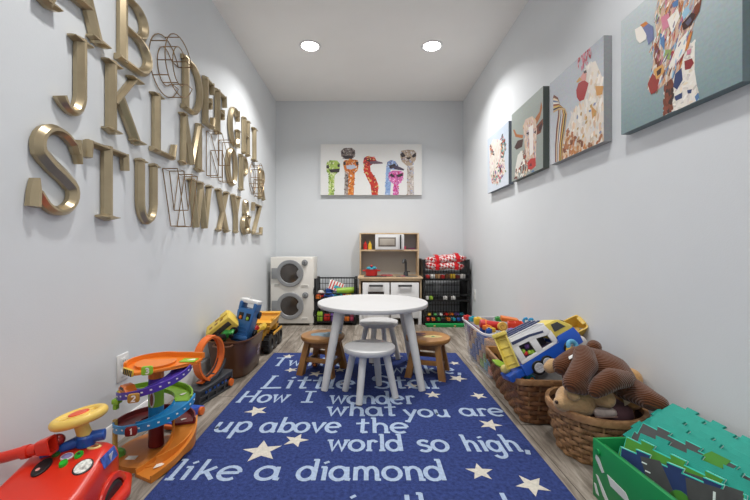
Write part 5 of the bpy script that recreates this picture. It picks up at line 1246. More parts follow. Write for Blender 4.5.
bar = MB(); bar.tube([A_, A_.lerp(B2, .35) + Vector((0, 0, -.004)), B2, C2], [.014, .014, .018, .017], 12)
bar.lathe([(.026, -.022), (.028, .006), (.024, .012), (0, .012)], 24, T(B2))
bar.build('handlebar', P_RB, ro)
# handset with flared mouth
h0, h1, h2 = rly(-40, 470, 1.08), rly(5, 457, 1.09), rly(38, 449, 1.10)
hs = MB(); hs.tube([h0, h0.lerp(h1, .5) + Vector((0, 0, .006)), h1, h1.lerp(h2, .5) + Vector((0, 0, .002)), h2], .0160, 14)
hs.tube([h1.lerp(h2, .55), h1.lerp(h2, .75)], .0195, 14); 
m1 = rly(47, 446, 1.10); Mm = orient(m1, (h2 - h1).normalized())
hs.loft([sq((0, 0), (.017, .020), 24, 4, -.022), sq((0, 0), (.021, .026), 24, 6, .016), sq((0, 0), (.015, .020), 24, 6, .016), sq((0, 0), (.012, .015), 24, 6, -.008)], M=Mm @ frame((0, 0, 0), (0, 1, 0), (0, 0, 1), (1, 0, 0)))
hs.build('red_handle', P_RD, ro)
# dashboard pieces
from mathutils.bvhtree import BVHTree
bvh = BVHTree.FromPolygons([tuple(v) for v in bd.v], bd.f)
def on_body(px, py):
    """where that spot sits on the bodywork: point and outward normal"""
    o = iro @ Vector((0, 0, EYE)); d = (iro.to_3x3() @ Vector(((px - VX) / FP, 1, -(py - VY) / FP))).normalized()
    p, nr, _, _ = bvh.ray_cast(o, d)
    if p is None: return None
    if nr.dot(d) > 0: nr = -nr
    return p, nr
def seat_frame(px, py):
    r = on_body(px, py) or (rl(px, py, .23), Vector((0, 0, 1)))
    p, nr = r; ey = (Vector((0, 1, 0)) - nr * nr.y).normalized(); return frame(p - nr * .001, ey.cross(nr), ey, nr)
def disc(px, py, rx, ry, m, nm, h=.004, par=ro, ring=None):
    M = seat_frame(px, py); rx *= .66; ry *= .74
    o = MB(M).lathe([(1, -.5), (1, .7), (.9, 1), (0, 1.0)], 28, Matrix.Diagonal((rx, ry, h, 1))).build(nm, m, par)
    return M, o
M_DIAL = mat('dial_print', (206, 206, 200), .4, var=.55, scale=90)
p, o = disc(83, 467, .036, .042, M_BLK, 'big_dial'); MB(p).lathe([(1, 0), (1, .004), (0, .0055)], 28, Matrix.Diagonal((.020, .027, 1, 1))).build('dial_face', M_DIAL, o)
disc(63.5, 464.5, .015, .018, plastic('button_green', (40, 180, 50)), 'green_button', .010)
p, o = disc(79, 455.5, .016, .020, plastic('button_green', (40, 180, 50)), 'green_ring', .008); MB(p).lathe([(.005, .0085), (0, .0092)], 16, cap=(False, False)).build('ring_hole', M_DKG, o)
p, o = disc(67, 457, .026, .020, M_WHITE, 'oval_panel', .005); MB(p).lathe([(1, .005), (0, .0065)], 28, Matrix.Diagonal((.014, .011, 1, 1)), cap=(False, False)).build('panel_print', mat('panel_lilac', (150, 140, 190), .4, var=.4, scale=60), o)
p, o = disc(94, 447, .030, .022, plastic('gauge_yellow', (232, 206, 130)), 'gauge', .005); MB(p).lathe([(1, .005), (0, .0065)], 28, Matrix.Diagonal((.013, .009, 1, 1)), cap=(False, False)).build('gauge_print', mat('gauge_rust', (206, 110, 70), .4, var=.6, scale=70), o)
p, o = disc(42, 468, .030, .046, M_BLK, 'headset_panel', .008); MB(p).lathe([(1, .007), (0, .0095)], 28, Matrix.Diagonal((.009, .010, 1, 1)) @ T(-.3, -1.2, 0), cap=(False, False)).build('panel_dot', plastic('dot_pink', (216, 150, 140)), o)
disc(56, 455, .016, .014, plastic('button_darkgreen', (40, 110, 40)), 'dark_green_button', .008)
lb = rly(57, 440, 1.14)
t2 = MB(); t2.ball(lb, (.022, .02, .018), seg=16, rings=10); t2 = t2.build('ladybird_knob', plastic('knob_red', (150, 26, 24)), ro)
MB().ball(lb + Vector((-.012, -.012, .004)), .011, seg=12, rings=8).build('knob_head', M_BLK, t2)
# side stickers on the right flank
def flank(px, py, w, h, m, nm, par=ro, lift=0.0):
    M = seat_frame(px, py)
    return MB(M @ T(0, 0, lift)).prism([(-h / 2, -w / 2), (h / 2, -w / 2), (h / 2, w / 2), (-h / 2, w / 2)], .003).build(nm, m, par)
s1 = flank(109, 457, .075, .034, mat('sticker_blue', (60, 90, 170), .4, var=.5, scale=60), 'speed_sticker')
flank(111, 456, .032, .022, mat('sticker_light', (190, 190, 206), .4, var=.4, scale=70), 'sticker_picture', s1, .002)
# ------------------------------------------------------------------ clear tote with blocks
M_CLR = clear_mat('frosted_plastic', (226, 226, 230), .80, .3); M_CLRR = clear_mat('frosted_rim', (236, 236, 240), .12, .3)
TX0, TX1, TY0, TY1, TZ = .745, 1.145, 2.36, 2.98, .305
tcx, tcy = (TX0 + TX1) / 2, (TY0 + TY1) / 2
t = thing('clear_tote', 'clear plastic storage tote full of blocks by right wall', 'storage tote', (tcx, tcy, 0))
hx, hy = (TX1 - TX0) / 2, (TY1 - TY0) / 2
mb = MB()
mb.loft([sq((0, 0), (hx - .048, hy - .045), 64, 9, .003), sq((0, 0), (hx - .040, hy - .035), 64, 9, .012), sq((0, 0), (hx - .006, hy - .006), 64, 9, TZ - .012), sq((0, 0), (hx - .009, hy - .009), 64, 9, TZ - .012), sq((0, 0), (hx - .043, hy - .038), 64, 9, .015), sq((0, 0), (hx - .05, hy - .048), 64, 9, .006)])
mb.build('tub', M_CLR, t)
mb = MB(); mb.loft([sq((0, 0), (hx - .008, hy - .008), 64, 9, TZ - .014), sq((0, 0), (hx, hy), 64, 9, TZ - .012), sq((0, 0), (hx, hy), 64, 9, TZ), sq((0, 0), (hx - .010, hy - .010), 64, 9, TZ), sq((0, 0), (hx - .010, hy - .010), 64, 9, TZ - .008)], (False, False)); mb.build('rim', M_CLRR, t)
for s in (-1, 1): MB().box((0, s * (hy + .002), TZ - .03), (.14, .012, .04), .004).build('grip', M_CLRR, t)
rn = random.Random(11)
cols = ['orange', 'lime', 'blue', 'tan', 'purple', 'yellow', 'red', 'teal', 'tan', 'blue', 'maroon', 'yellow', 'white']
ORD = ['first', 'second', 'third', 'fourth', 'fifth', 'sixth', 'seventh']
LAY = ['bottom', 'second', 'third', 'top']
k = 0
for l in range(4):
    z = .016 + l * .062
    xl = TX0 + .058 + .0365 - .048 * 0 - (l * .0085)
    ny = 6
    for j in range(ny):          # row against the long left side
        y = TY0 + .095 + j * (TY1 - TY0 - .19) / (ny - 1)
        c = cols[(k * 5 + l * 3 + j * 2) % len(cols)]; k += 1
        toy_block(c, xl, y, z, '%s toy block along left side of clear tote, %s layer, %s from near end' % (c, LAY[l], ORD[j]), rn.uniform(-6, 6), (.058, .070, .052), 'blocks in the clear tote')
    for j in range(3):           # row against the near end
        x = xl + .088 + j * .082; y = TY0 + .082 - l * .0065
        c = ['tan', 'maroon', 'white', 'green', 'red', 'tan', 'blue', 'tan', 'tan', 'orange', 'lilac', 'yellow'][l * 3 + j]
        toy_block(c, x, y, z, '%s toy block at near end of clear tote, %s layer, %s from its left corner' % (c, LAY[l], ORD[j]), rn.uniform(-5, 5), (.062, .058, .052), 'blocks in the clear tote')
zt = .016 + 3 * .062 - .002
# loose pieces on top of the heap
def top_piece(c, px, py, y, d, label, rz=0, tilt=0):
    p = at(px, py, y); toy_block(c, 0, 0, 0, label, M=T(p.x, p.y, p.z - d[2] / 2) @ rotm('Z', rz) @ rotm('Y', tilt), d=d, group='pieces on top of the tote heap', studs=(tilt == 0))
for c, px, py, y, d, lb, rz, ti in [
    ('red', 467.5, 317.5, 2.86, (.05, .05, .03), 'red toy block in the far left corner of tote top', 10, 0),
    ('teal', 473, 319, 2.78, (.05, .045, .035), 'teal toy block behind yellow block at tote left', 20, 0),
    ('yellow', 478, 321, 2.70, (.05, .05, .05), 'yellow toy block beside blue block at tote top left', 5, 0),
    ('tan', 484, 323, 2.62, (.04, .06, .05), 'tan toy block before the red tube in tote', 12, 0),
    ('orange', 487, 327.5, 2.52, (.05, .04, .03), 'orange toy block low at front of the tote heap', 30, 0),
    ('yellow', 491, 330, 2.46, (.05, .04, .03), 'yellow toy block at near edge of the tote heap', 15, 0),
    ('blue', 489, 331, 2.43, (.035, .03, .03), 'small blue toy block at near rim of clear tote', 40, 0),
    ('orange', 509, 319.5, 2.70, (.12, .09, .03), 'flat orange toy piece behind red box on tote heap', -12, 8),
    ('green', 500, 319, 2.86, (.07, .05, .03), 'green toy block at the far end of tote heap', 0, 0),
    ('blue', 505, 319, 2.88, (.05, .05, .03), 'blue toy block beside green one at tote far end', 0, 0),
    ('lilac', 513.5, 332, 2.42, (.06, .05, .04), 'lilac toy block at near rim by camper roof', 8, 0),
    ('white', 530, 319.5, 2.72, (.05, .04, .03), 'white toy block at right end of the tote heap', -20, 20),
]: top_piece(c, px, py, y, d, lb, rz, ti)
p = at(482.5, 322, 2.66)
t = thing('toy_figure', 'blue toy figure standing among blocks at tote left', 'toy figure', (p.x, p.y, zt + .045), group=None)
MB().lathe([(.020, 0), (.022, .02), (.016, .045), (.010, .05)], 16).build('body', pl('blue'), t); MB().ball((0, 0, .062), .017, seg=14, rings=10).build('head', pl('teal'), t)
p = at(493, 325, 2.56)
t = thing('toy_tube', 'red toy tube lying on top of the tote heap', 'toy tube', M=orient((p.x - .02, p.y, p.z), (1, -.12, -.12)))
MB().lathe([(.026, -.07), (.030, -.06), (.030, .06), (.026, .07), (.018, .07), (.016, -.07)], 24, frame((0, 0, 0), (0, 1, 0), (0, 0, 1), (1, 0, 0))).build('tube_body', pl('red'), t)
MB().lathe([(.031, -.04), (.032, -.035), (.031, -.03)], 24, frame((0, 0, 0), (0, 1, 0), (0, 0, 1), (1, 0, 0)), cap=(False, False)).build('tube_band', pl('orange'), t)
p = at(502.3, 326.5, 2.44)
t = thing('toy_spiral_wheel', 'yellow toy wheel with spiral face on the tote heap', 'toy wheel', M=frame((p.x, p.y, p.z), (1, 0, 0), (0, .25, .97), (0, -.97, .25)))
MB().lathe([(.028, -.015), (.031, -.01), (.031, .01), (.028, .014), (0, .012)], 28).build('disc', plastic('toy_gold', (224, 176, 80)), t)
MB().tube([((.004 + .0022 * i) * math.cos(i * .65), (.004 + .0022 * i) * math.sin(i * .65), .014) for i in range(11)], .003, 6).build('spiral_ridge', plastic('toy_gold_dark', (190, 140, 56)), t)
p = at(515.5, 325.5, 2.50)
t = thing('toy_box_car', 'red open toy box beside the spiral wheel in tote', 'toy box', M=orient((p.x, p.y, p.z - .03), (1, -.25, .03)))
MB().box((0, 0, .005), (.095, .075, .010), .002).box((0, -.034, .03), (.095, .008, .05), .002).box((0, .034, .03), (.095, .008, .05), .002).box((-.044, 0, .03), (.008, .07, .05), .002).box((.044, 0, .03), (.008, .07, .05), .002).box((0, 0, .03), (.006, .066, .045)).build('box_body', plastic('toy_redorange', (222, 66, 36)), t)
for px, py, lb in ((523.5, 322.5, 'teal hooked toy piece standing at right of tote heap'), (529, 323, 'second teal hooked toy piece, nearer the camper roof')):
    p = at(px, py, 2.52); t = thing('toy_hook', lb, 'toy hook', (p.x, p.y, p.z - .035))
    MB().tube([(0, 0, 0), (0, 0, .05), (.008, 0, .062), (.02, 0, .064), (.026, 0, .056)], .0085, 10).build('hook_body', plastic('toy_cyan', (40, 150, 200)), t); MB().box((0, 0, .004), (.04, .035, .012), .003).build('hook_base', plastic('toy_cyan', (40, 150, 200)), t)
p = at(491, 352, 2.30)
t = thing('wooden_arch_block', 'wooden arch block standing against the near tote wall', 'toy block', (p.x + .03, 2.335, .16))
MB().prism([(-.05, 0), (-.03, 0)] + arc(0, 0, .03, .04, 180, 0, 8)[1:] + [(.05, 0), (.05, .08), (-.05, .08)], .02, .002, frame((0, .01, 0), (1, 0, 0), (0, 0, 1), (0, -1, 0))).build('arch', M_PINE, t)

# ------------------------------------------------------------------ woven baskets
M_WICK = wood('wicker_brown', (118, 84, 54), (176, 134, 92), 30, (1, 1, 1), .55); M_WICKR = wood('wicker_rim', (138, 100, 66), (186, 144, 102), 20, (1, 1, 1), .5)
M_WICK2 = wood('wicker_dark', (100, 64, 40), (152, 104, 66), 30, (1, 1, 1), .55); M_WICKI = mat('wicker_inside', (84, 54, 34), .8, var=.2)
def rrect(hx, hy, r, n):
    """rounded rectangle sampled evenly"""
    L1, L2, A = 2 * (hx - r), 2 * (hy - r), PI * r / 2; tot = 2 * (L1 + L2) + 4 * A; out = []
    for i in range(n):
        s = tot * i / n
        for kind, ln in (('R', L2), ('c0', A), ('T', L1), ('c1', A), ('L', L2), ('c2', A), ('B', L1), ('c3', A)):
            if s < ln or kind == 'c3': break
            s -= ln
        if kind == 'R': p = (hx, -hy + r + s)
        elif kind == 'T': p = (hx - r - s, hy)
        elif kind == 'L': p = (-hx, hy - r - s)
        elif kind == 'B': p = (-hx + r + s, -hy)
        else:
            j = int(kind[1]); cx, cy = ((hx - r, hy - r), (-hx + r, hy - r), (-hx + r, -hy + r), (hx - r, -hy + r))[j]; a = PI / 2 * j + s / r
            p = (cx + r * math.cos(a), cy + r * math.sin(a))
        out.append(p)
    return out
def basket(name, label, cx, cy, top, bot, h, rows, stakes, mw, mr, rz=0, rr_=(.06, .05), amp=.005):
    t = thing(name, label, 'basket', (cx, cy, 0), rz)
    n = stakes * 6
    def loop(f):      # f 0 bottom .. 1 top, belly bulge
        b = f ** .8; hx = bot[0] + (top[0] - bot[0]) * b; hy = bot[1] + (top[1] - bot[1]) * b; r = min(hx, hy) if rr_ is None else rr_[1] + (rr_[0] - rr_[1]) * f
        return rrect(hx, hy, min(r, hx - 1e-4, hy - 1e-4), n)
    mb = MB(); dz = h / rows
    for k in range(rows):
        f = (k + .5) / rows; z = dz * k; base = loop(f); loops = [[] for _ in range(6)]
        for i in range(n):
            p = Vector(base[i]); tn = Vector(base[(i + 1) % n]) - Vector(base[i - 1]); nr = Vector((tn.y, -tn.x)).normalized()
            w = amp * math.cos(2 * PI * (i / 6.0) / 2 + PI * k)
            for q, (d, zz) in enumerate(((.001, .08), (.0045, .3), (.0045, .7), (.001, .94), (-.004, .9), (-.004, .1))):
                pp = p + nr * (w + d); loops[q].append((pp.x, pp.y, z + zz * dz))
        loops.append(loops[0]); mb.loft(loops, (False, False))
    mb.build('weave', mw, t)
    s = MB()
    for i in range(0, n, 6):
        pts = []
        for f in (0.02, .25, .5, .75, 1.0):
            p = loop(f)[i]; pts.append((p[0], p[1], h * f))
        s.tube(pts, .0045, 6)
    s.build('stakes', mr, t)
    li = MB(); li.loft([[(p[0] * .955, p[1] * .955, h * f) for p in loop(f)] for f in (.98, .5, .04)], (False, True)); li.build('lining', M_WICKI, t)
    rm = MB(); tp = loop(1.0); L = []
    for d, zz in ((-.010, -.014), (.009, -.016), (.011, -.002), (.008, .010), (-.008, .010), (-.011, -.002)):
        ring = []
        for i in range(n):
            tn = Vector(tp[(i + 1) % n]) - Vector(tp[i - 1]); nr = Vector((tn.y, -tn.x)).normalized(); p = Vector(tp[i]) + nr * d; ring.append((p.x, p.y, h + zz))
        L.append(ring)
    L.append(L[0]); rm.loft(L, (False, False)); rm.build('rim', mr, t)
    return t
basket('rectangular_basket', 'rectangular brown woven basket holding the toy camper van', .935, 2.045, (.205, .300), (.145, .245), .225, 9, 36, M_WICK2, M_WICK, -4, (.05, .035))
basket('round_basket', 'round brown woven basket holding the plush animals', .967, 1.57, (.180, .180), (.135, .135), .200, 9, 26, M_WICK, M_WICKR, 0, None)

# ------------------------------------------------------------------ toy camper van
fw = Vector((.166, .015, .092)).normalized()
CM = orient(at(533, 366, 1.84) + Vector((.083, .02, .046)), fw, (-.25, .20, .92))
cv = thing('toy_camper', 'white blue and yellow toy camper van tilted in the rectangular basket', 'toy camper', M=CM)
C_W = plastic('camper_white', (232, 232, 234), .35); C_B = plastic('camper_blue', (28, 86, 190), .3); C_Y = plastic('camper_yellow', (226, 204, 96), .35); C_S = plastic('camper_stripe', (52, 62, 100), .35)
Wd = .15
Mside = frame((0, Wd / 2, 0), (1, 0, 0), (0, 0, 1), (0, -1, 0))   # profile u,v extruded across
def side_piece(name, poly, w, m, off=0.0, bev=.003, par=cv):
    return MB(frame((0, w / 2 + off, 0), (1, 0, 0), (0, 0, 1), (0, -1, 0))).prism(poly, w, bev).build(name, m, par)
side_piece('lower_body', [(-.17, -.012), (.165, -.012), (.172, .03), (.165, .072), (.07, .075), (.05, .045), (-.165, .045)], Wd, C_B, 0, .005)
wb = MB(Mside)
# white wall with two real window openings, as bands
def quad(u0, v0, u1, v1): return [(u0, v0), (u1, v0), (u1, v1), (u0, v1)]
for poly in ([(-.155, .045), (.06, .045), (.06, .060), (-.155, .062)], [(-.158, .130), (-.05, .122), (.035, .100), (.055, .110), (.045, .150), (-.145, .165)], [(-.155, .060), (-.124, .060), (-.122, .140), (-.157, .140)], [(-.062, .055), (-.028, .055), (-.028, .124), (-.064, .124)], [(.034, .055), (.060, .055), (.058, .115), (.030, .103)]):
    wb.prism(poly, .012, .0015, T(0, 0, Wd - .012))
wb.prism([(-.155, .045), (.06, .045), (.045, .150), (-.145, .165)], .012, .002)
wb.build('white_wall', C_W, cv)
MB().box((-.05, 0, .045), (.21, Wd - .02, .006)).build('inner_floor', pl('lilac'), cv)
MB().box((-.03, .03, .09), (.14, .01, .09)).build('inner_wall', plastic('inner_grey', (96, 96, 100)), cv)
for u, v, c in ((-.105, .075, 'red'), (-.085, .07, 'lime'), (-.07, .064, 'lime'), (-.11, .09, 'lime'), (-.08, .10, 'purple')):
    MB().ball((u, -.05, v), (.012, .012, .012), seg=12, rings=8).build('inner_figure', pl(c), cv)
side_piece('cab', [(.045, .070), (.165, .070), (.163, .085), (.125, .135), (.105, .146), (.045, .150)], Wd - .004, C_Y, 0, .006)
side_piece('cab_window', [(.070, .098), (.132, .094), (.108, .132), (.074, .136)], Wd + .002, M_DKG, 0, 0)
rf = side_piece('roof', [(-.145, .160), (.05, .146), (.05, .160), (.02, .166), (-.145, .178)], Wd - .01, C_W, 0, .004)
for y in (-.055, 0, .055): MB().prism([(-.14, -.012), (.04, -.012), (.04, .012), (-.14, .012)], .006, .001, frame((0, y, .1755), Vector((1, 0, -.075)).normalized(), (0, 1, 0), Vector((.075, 0, 1)).normalized())).build('roof_stripe', C_S, rf)
side_piece('side_stripe', [(-.146, .145), (-.05, .138), (.02, .122), (.022, .132), (-.05, .150), (-.145, .160)], Wd + .003, C_S, 0, 0)
MB().box((-.205, 0, .012), (.075, Wd - .01, .034), .005).build('rear_step', C_B, cv)
for u, r in ((-.095, .034), (-.045, .033), (.095, .036)):
    for s in (-1, 1):
        Mw = frame((u, s * (Wd / 2 - .004), -.004), (1, 0, 0), (0, 0, 1), (0, s, 0))
        w = MB(Mw).lathe([(.01, -.01), (r, -.01), (r, .008), (r * .9, .012), (r * .68, .012)], 28, cap=(True, False)).build('wheel', M_BLK, cv)
        hb = MB(Mw); hb.lathe([(r * .70, .012), (r * .62, .015), (r * .3, .011), (0, .014)], 24, cap=(False, False))
        for a in range(0, 360, 60): hb.box((r * .42 * math.cos(R(a)), r * .42 * math.sin(R(a)), .0135), (r * .45, .005, .003), 0, rotm('Z', 0))
        hb.build('hubcap', plastic('hub_silver', (190, 190, 194)), w)
MB(frame((.148, -.03, .112), Vector((.6, 0, -.8)).normalized() * -1, (0, 1, 0), Vector((.8, 0, .6)))).prism(arc(0, 0, .012, .014, 0, 360, 16)[:-1], .004, 0).build('cab_emblem', M_BLK, cv)
# yellow slide
a, b_ = at(500.5, 336, 1.82), at(514, 368, 1.75)
ax = (b_ - a).normalized(); Ls = (b_ - a).length
t = thing('toy_slide', 'yellow ridged toy slide leaning behind the camper in basket', 'toy slide', M=orient((a + b_) / 2, ax, (-.55, -.65, .5)))
s_ = MB(); s_.box((0, 0, 0), (Ls, .054, .006), .001)
for s in (-1, 1): s_.box((0, s * .028, .010), (Ls, .006, .026), .002)
for k in range(4): s_.box((-Ls * .38 + Ls * .25 * k, 0, .005), (.006, .052, .006), .001)
s_.build('chute', C_Y, t)
MB().box((-Ls / 2 - .005, 0, .012), (.02, .07, .034), .005).build('slide_lip', C_Y, t)
# yellow open toy box behind the camper
p = at(573.5, 329, 1.99)
t = thing('toy_bin', 'yellow open toy dumper bin against wall behind camper', 'toy bin', M=orient(p, (.85, -.1, .45), (-.4, -.55, .7)))
mb = MB(); mb.loft([sq((0, 0), (.042, .035), 24, 8, -.04), sq((0, 0), (.060, .05), 24, 8, .035), sq((0, 0), (.054, .044), 24, 8, .035), sq((0, 0), (.038, .031), 24, 8, -.034)]); mb.build('bin_shell', plastic('bin_yellow', (214, 178, 76)), t)
MB().box((.05, 0, .035), (.022, .05, .016), .003).build('bin_spout', plastic('bin_yellow', (214, 178, 76)), t)
p = at(583, 345, 1.86)
soft('toy_ball', mat('pale_felt', (196, 190, 184), .9, var=.05), 0, 0, 0, (.09, .08, .09), 'pale grey soft ball below the yellow dumper bin', 'ball', e=2.4, M=T(p.x - .01, p.y + .03, p.z - .05))
p = at(572.4, 346, 1.76)
toy_ring('teal', 0, 0, 0, 'light blue toy ring on the camper front wheel', .022, frame(p, (.9, .2, .2), (-.2, .3, .93), (.15, -.93, .3)), .011)
_b = bpy.data.objects.get('toy_ring'); _b.data.materials[0] = plastic('toy_lightblue', (96, 170, 206))
p = at(570, 353, 1.75); toy_block('yellow', 0, 0, 0, 'small yellow block under the blue toy ring', M=T(p.x, p.y, p.z) @ rotm('Z', 25) @ rotm('Y', 15), d=(.03, .03, .025))
p = at(500.5, 365, 1.90); t = thing('toy_leaf', 'lime green toy leaf low in the rectangular basket', 'toy leaf', M=orient(p, (.8, -.3, -.35), (-.3, -.4, .8))); MB().prism([(-.05, 0), (-.02, -.018), (.02, -.016), (.05, 0), (.02, .016), (-.02, .018)], .012, .003).build('leaf_blade', pl('lime'), t); MB().cyl((.045, 0, .006), (.07, 0, .006), .004, seg=8).build('leaf_stem', pl('green'), t)
p = at(505.5, 369, 1.86); soft('toy_egg', plastic('egg_yellow', (226, 206, 120)), 0, 0, 0, (.05, .045, .04), 'pale yellow toy egg near the slide foot in basket', 'toy egg', e=2, M=T(p.x, p.y, p.z - .02))
p = at(527, 377, 1.83); toy_car('teal', 0, 0, 0, 'teal toy car under the camper rear wheels in basket', L=.075, M=orient((p.x, p.y, p.z - .015), (1, -.3, .1)), c2='orange')
p = at(551, 377, 1.84); t = thing('cardboard_panel', 'pale grey board lying under the camper front in basket', 'board', M=orient(p + Vector((0, .02, -.01)), (.9, -.1, .35), (-.25, -.55, .8))); MB().box((0, 0, 0), (.17, .11, .012), .003).build('board', mat('board_pale', (200, 196, 188), .7), t)
toy_block('purple', .98, 2.10, .02, 'purple toy block deep under the camper in basket', 10, (.2, .2, .16)) if False else None

# ------------------------------------------------------------------ plush animals in the round basket
def plush_mat(nm, c, ribs=0): 
    return fuzzy_mat(nm, c, ribs)
M_COR = plush_mat('brown_corduroy', (98, 58, 35), 50); M_TAN = plush_mat('tan_plush', (186, 152, 112)); M_TAN2 = plush_mat('honey_plush', (190, 146, 92)); M_RIB = mat('ribbon_beige', (206, 190, 162), .5, var=.1)
def limb(mb, pts, rs):
    """fleshy limb: overlapping balls along a line, merged later by the remesh"""
    for i in range(len(pts) - 1):
        a, b = Vector(pts[i]), Vector(pts[i + 1])
        for k in range(6):
            f = k / 5; mb.ball(a.lerp(b, f), rs[i] + (rs[i + 1] - rs[i]) * f, seg=16, rings=10)
def merge(o, vox=.006, it=6):
    m = o.modifiers.new('merge', 'REMESH'); m.mode = 'VOXEL'; m.voxel_size = vox; m.use_smooth_shade = True
    s = o.modifiers.new('soften', 'SMOOTH'); s.factor = .5; s.iterations = it
    return o
O1 = at(600, 372, 1.58)
def pp(px, py, y): return at(px, py, y) - O1
pd = thing('plush_dog', 'brown corduroy plush dog draped face down over the round basket', 'plush toy', O1)
b = MB()
limb(b, [pp(589, 361, 1.60), pp(600, 366, 1.58), pp(612, 372, 1.53), pp(620, 380, 1.49)], [.060, .070, .068, .058])      # trunk
merge(b.build('plush_body', M_COR, pd), .006, 3)
def plush_part(nm, pts, rs):
    b = MB(); limb(b, pts, rs); return merge(b.build(nm, M_COR, pd), .006, 3)
plush_part('plush_leg', [pp(584, 355, 1.53), pp(585, 364, 1.50), pp(578, 376, 1.47), pp(573, 383, 1.46), pp(582, 386, 1.46)], [.042, .048, .044, .040, .036])
plush_part('plush_leg', [pp(624, 379, 1.43), pp(612, 379, 1.42), pp(602, 385, 1.42), pp(595, 391, 1.42)], [.034, .042, .038, .028])
plush_part('plush_leg', [pp(624, 386, 1.50), pp(638, 393, 1.44), pp(650, 400, 1.38), pp(659, 404, 1.36)], [.052, .046, .038, .032])
plush_part('plush_head', [pp(578, 357, 1.60), pp(570, 362, 1.59), pp(562, 366, 1.59)], [.046, .046, .040])
plush_part('plush_leg', [pp(574, 371, 1.58), pp(569, 376, 1.57)], [.036, .03])
b2 = MB(); limb(b2, [pp(594, 347, 1.66), pp(594, 349, 1.66)], [.031, .03]); b2.build('plush_ear', M_COR, pd)
b3 = MB(); limb(b3, [pp(553, 365, 1.62), pp(549.5, 367.5, 1.62)], [.029, .026]); merge(b3.build('plush_paw', M_TAN, pd), .006, 4)
tg = pp(574, 358, 1.555)
MB(frame(tg, Vector((.6, -.5, .6)).normalized(), Vector((.2, .8, .5)).normalized(), Vector((-.7, -.2, .55)).normalized())).box((0, 0, .012), (.032, .016, .003), .001).build('cloth_tag', M_WHITE, pd)
rb = MB()
q0 = pp(620, 387, 1.50)
rb.strip([q0, q0 + Vector((.012, -.004, -.02)), q0 + Vector((.022, -.004, -.045)), q0 + Vector((.03, 0, -.072))], lambda i: (.011, 0, .006), lambda i: (.0005, .001, 0))
rb.strip([q0, q0 + Vector((.014, -.008, .012)), q0 + Vector((.030, -.008, .010)), q0 + Vector((.038, 0, -.002))], lambda i: (.002, 0, .010), lambda i: (.0005, .001, 0))
rb.build('ribbon', M_RIB, pd)
# tan bear under it
O2 = at(574, 400, 1.50)
def pq(px, py, y): return at(px, py, y) - O2
tb = thing('plush_bear', 'tan plush bear under the brown dog at left of round basket', 'plush toy', O2)
b = MB(); limb(b, [pq(570, 399, 1.52), pq(580, 402, 1.52)], [.056, .060]); limb(b, [pq(560, 403, 1.49), pq(563, 403, 1.50)], [.026, .034]); limb(b, [pq(590, 404, 1.55), pq(600, 408, 1.58)], [.06, .06])
merge(b.build('bear_body', M_TAN, tb), .006, 5)
b = MB(); limb(b, [pq(569, 391, 1.475), pq(574, 396, 1.465)], [.020, .021]); merge(b.build('bear_ear', M_TAN, tb), .005, 3)
b = MB(); b.ball(pq(556.5, 402, 1.475), .007, seg=10, rings=8); b.build('bear_nose', mat('nose_brown', (60, 40, 30), .4), tb)
b = MB(); limb(b, [pq(596, 398, 1.50), pq(606, 399, 1.47)], [.030, .035]); merge(b.build('bear_paw', M_TAN, tb), .006, 4)
O3 = at(630, 377, 1.55)
h = thing('plush_bear', 'honey plush bear head against wall behind the brown dog', 'plush toy', O3)
b = MB(); b.ball((0, 0, -.008), (.048, .045, .046)); b.ball((.0, 0, -.08), (.050, .05, .06)); merge(b.build('bear_body', M_TAN2, h), .007, 4)
b = MB(); b.ball((-.032, -.01, .028), (.016, .012, .016), seg=12, rings=8); b.build('bear_ear', M_TAN2, h)
p = at(605, 412, 1.46)
t = thing('baby_shoe', 'small pale baby shoe among the plush in round basket', 'shoe', M=orient(p, (.95, -.2, .1)))
mb = MB(); mb.loft([[(x, y, z0) for x, y, _ in sq((0, 0), (rx, ry), 24, 2.6)] for rx, ry, z0 in ((.038, .017, -.012), (.042, .020, -.006), (.040, .019, .006), (.030, .015, .014), (.024, .011, .013), (.022, .010, .0))]); mb.build('shoe_upper', mat('shoe_pale', (186, 172, 166), .8, var=.15, scale=60), t)
MB().box((0, 0, -.014), (.078, .036, .005), .002).build('shoe_sole', mat('shoe_sole', (150, 120, 110), .7), t)
soft('plush_cushion', mat('plum_felt', (100, 70, 76), .95, var=.2), 0, 0, 0, (.20, .18, .10), 'dark plum cushion at bottom right of the round basket', 'cushion', e=2.5, M=T(1.0, 1.55, .13))

# ------------------------------------------------------------------ green box of foam road mats
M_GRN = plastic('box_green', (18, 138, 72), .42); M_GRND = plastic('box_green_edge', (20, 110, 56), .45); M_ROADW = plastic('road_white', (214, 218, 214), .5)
bx0, bx1, by0, by1, bz = .798, 1.125, .80, 1.312, .203
t = thing('mat_box', 'green folding toy box with white road marks at front right', 'toy box', ((bx0 + bx1) / 2 + .006, (by0 + by1) / 2 - .012, 0), 3.2)
hx, hy = (bx1 - bx0) / 2, (by1 - by0) / 2
mb = MB()
mb.box((-hx + .005, 0, bz / 2), (.010, 2 * hy, bz - .002), .003).build('side_panel', M_GRN, t)
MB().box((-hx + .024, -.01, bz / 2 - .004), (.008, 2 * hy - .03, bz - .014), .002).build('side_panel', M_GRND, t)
MB().box((hx - .005, 0, bz / 2), (.010, 2 * hy, bz - .002), .003).build('side_panel', M_GRN, t)
for s in (-1, 1): MB().box((0, s * (hy - .005), bz / 2), (2 * hx - .02, .010, bz - .002), .003).build('end_panel', M_GRN, t)
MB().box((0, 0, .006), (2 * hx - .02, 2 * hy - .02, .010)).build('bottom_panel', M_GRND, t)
MB().cyl((-hx - .006, hy - .03, bz * .82), (-hx + .004, hy - .03, bz * .82), .010, seg=14).build('snap', M_GRN, t)
